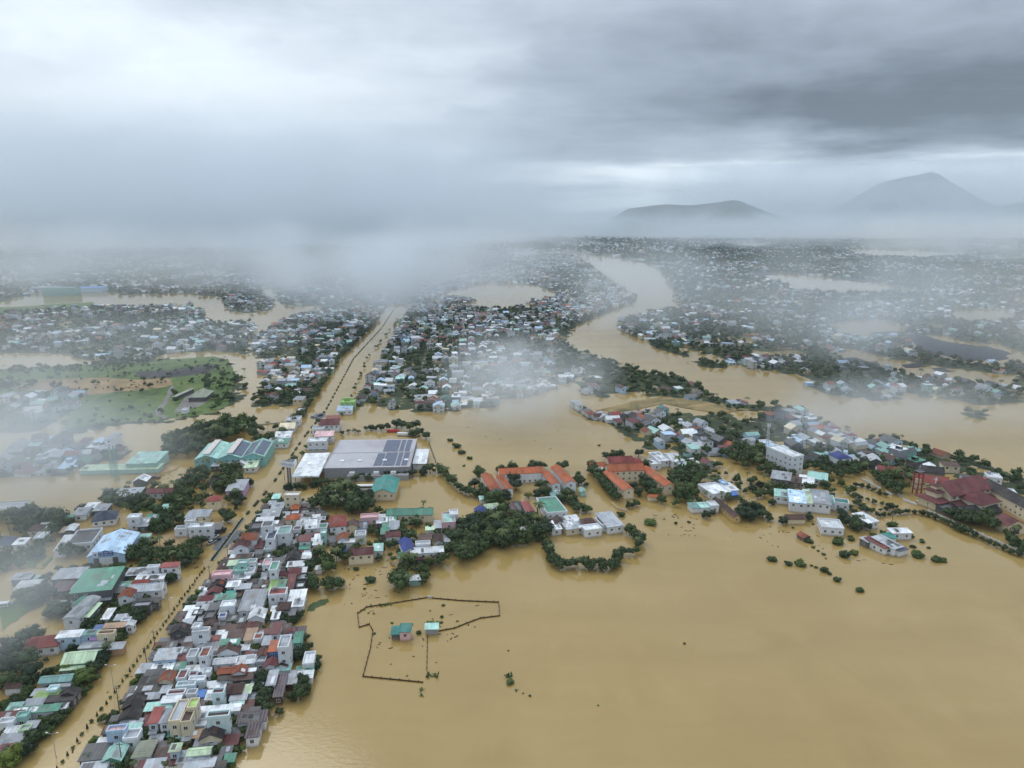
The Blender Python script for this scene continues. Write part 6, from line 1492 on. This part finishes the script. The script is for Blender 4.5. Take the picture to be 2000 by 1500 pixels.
# ---------------------------------------------------------------- labels: what sets each building apart
KIND = {'tin_shed': ('shed', 'shed'), 'house': ('house', 'house'), 'warehouse': ('hall', 'warehouse'), 'school_building': ('school block', 'school'), 'gatehouse': ('gatehouse', 'gatehouse'),
        'pavilion': ('pavilion', 'pavilion'), 'apartment_block': ('apartment block', 'apartment block'), 'dormitory': ('dormitory', 'dormitory'), 'parish_house': ('parish house', 'house'),
        'covered_yard': ('yard shelter', 'shelter'), 'barracks': ('barracks', 'barracks'), 'parish_school': ('parish school', 'school'), 'chapel': ('chapel', 'chapel'), 'office_block': ('office block', 'office block')}
RT = {'f': 'flat roof', 's': 'sheet roof', 'x': 'ridged roof', 'y': 'gabled roof', 'h': 'hipped roof', 'v': 'arched roof'}
HL = [q for q in HOUSES if q.get('o') is not None]
def words(s): return len(s.replace('-', '-').split())
for q in HL:
    A = q['W'] * q['D']; k, cat = KIND[q['name']]
    size = 'tiny' if A < 13 else 'small' if A < 36 else '' if A < 110 else 'large' if A < 420 else 'huge'
    asp = q['D'] / q['W']; shape = 'deep' if asp > 1.9 else 'long' if asp < .42 else ''
    st = 'tall' if q['h'] > 7.6 else 'two-storey' if q['h'] > 4.4 and q['name'] == 'house' else 'low' if q['h'] < 2.4 else ''
    q['k'], q['cat'] = k, cat
    rc, wc = PAL[q['roof']][1], PAL[q['wall']][1]
    q['short'] = '%s-roofed %s %s' % (rc.replace(' ', '-'), wc, k)
    q['looks'] = ['%s %s with %s %s' % (wc, k, rc, RT[q['rt']]), '%s %s %s with %s %s' % (size, wc, k, rc, RT[q['rt']]), '%s %s %s %s with %s %s' % (size, st, wc, k, rc, RT[q['rt']]), '%s %s %s %s %s with %s %s' % (size, shape, st, wc, k, rc, RT[q['rt']])]
    if q['extra']: q['looks'].append(q['looks'][-1] + q['extra'])
    q['looks'] = [' '.join(l.split()) for l in q['looks']]
from collections import Counter
shorts = Counter(q['short'] for q in HL)
cnt = [Counter(q['looks'][i] if i < len(q['looks']) else '' for q in HL) for i in range(5)]
PLACES = [('the grey box store', -75, 425), ('the church', 240, 350), ('the low orange-roofed schools', 40, 400), ('the square hedged pond', 40, 315), ('the small island fence', -60, 235),
          ('the dry road stretch', -145, 330), ('the big green hall', -165, 290), ('the light blue warehouse', -170, 320), ('the mint warehouse', -185, 440), ('the white apartment block', 175, 440)]
used = set(); todo = []
for q in HL:
    for i, l in enumerate(q['looks']):
        if cnt[i][l] == 1 and l not in used and words(l) >= 4: q['label'] = l; used.add(l); break
    else: todo.append(q)
marks = [q for q in HL if shorts[q['short']] == 1]
def rel(q, m):
    dx_, dy_ = q['x'] - m['x'], q['y'] - m['y']
    return ('behind' if dy_ > 0 else 'in front of') if abs(dy_) >= abs(dx_) else ('just right of' if dx_ > 0 else 'just left of')
cand = {}
rest = []
for q in todo:
    base = q['looks'][min(1, len(q['looks']) - 1)]
    near = sorted((m for m in marks if m is not q), key=lambda m: (m['x'] - q['x']) ** 2 + (m['y'] - q['y']) ** 2)[:4]
    for m in near:
        l = '%s %s the %s' % (base, rel(q, m), m['short'])
        if words(l) <= 16 and (m['x'] - q['x']) ** 2 + (m['y'] - q['y']) ** 2 < 60 ** 2: cand.setdefault(l, []).append(q)
        q.setdefault('c', []).append(l)
    for i, m in enumerate(near):
        for n in near[i + 1:]:
            l = '%s between the %s and the %s' % (q['looks'][0], m['short'], n['short'])
            if words(l) > 16: l = '%s %s between the %s and %s' % (PAL[q['roof']][1], q['k'], m['short'], n['short'])
            if words(l) <= 16: q['c'].append(l); cand.setdefault(l, []).append(q)
for q in todo:
    for l in q['c']:
        if len(cand.get(l, [])) == 1 and l not in used: q['label'] = l; used.add(l); break
    else: rest.append(q)
ORD = ['nearest', 'second nearest', 'third nearest', 'fourth nearest', 'fifth nearest', 'sixth nearest', 'seventh nearest', 'eighth nearest', 'ninth nearest', 'tenth nearest', 'eleventh nearest', 'twelfth nearest']
by = {}
for q in rest:
    q['pl'] = min(PLACES, key=lambda p: (p[1] - q['x']) ** 2 + (p[2] - q['y']) ** 2); by.setdefault((q['looks'][1], q['pl'][0]), []).append(q)
for (l0, pl), qs in by.items():
    allq = [q for q in HL if q['looks'][1] == l0]
    p = qs[0]['pl']; order = sorted(allq, key=lambda q: (p[1] - q['x']) ** 2 + (p[2] - q['y']) ** 2)
    for q in qs:
        i = order.index(q); o_ = ORD[i] if i < 12 else '%d%s nearest' % (i + 1, {1: 'st', 2: 'nd', 3: 'rd'}.get((i + 1) % 10 if i + 1 > 20 else 0, 'th'))
        l = '%s %s to %s' % (o_, l0, pl)
        while l in used or words(l) > 16: l = l.replace('with ', '', 1) if words(l) > 16 and 'with ' in l else l + ' side'
        q['label'] = l; used.add(l)
for q in HL: tag(q['o'], q['label'], q['cat'])
for q in HL:
    q['o']['group'] = {'tin_shed': 'tin sheds between the houses', 'house': 'flooded houses of the town', 'warehouse': 'large halls of the town', 'school_building': 'orange-roofed school blocks'}.get(q['name'], 'other buildings of the town')
print('LABELS', len(HL), len(todo), len(rest), Counter(q['cat'] for q in HL), [q['label'] for q in rest][:12])
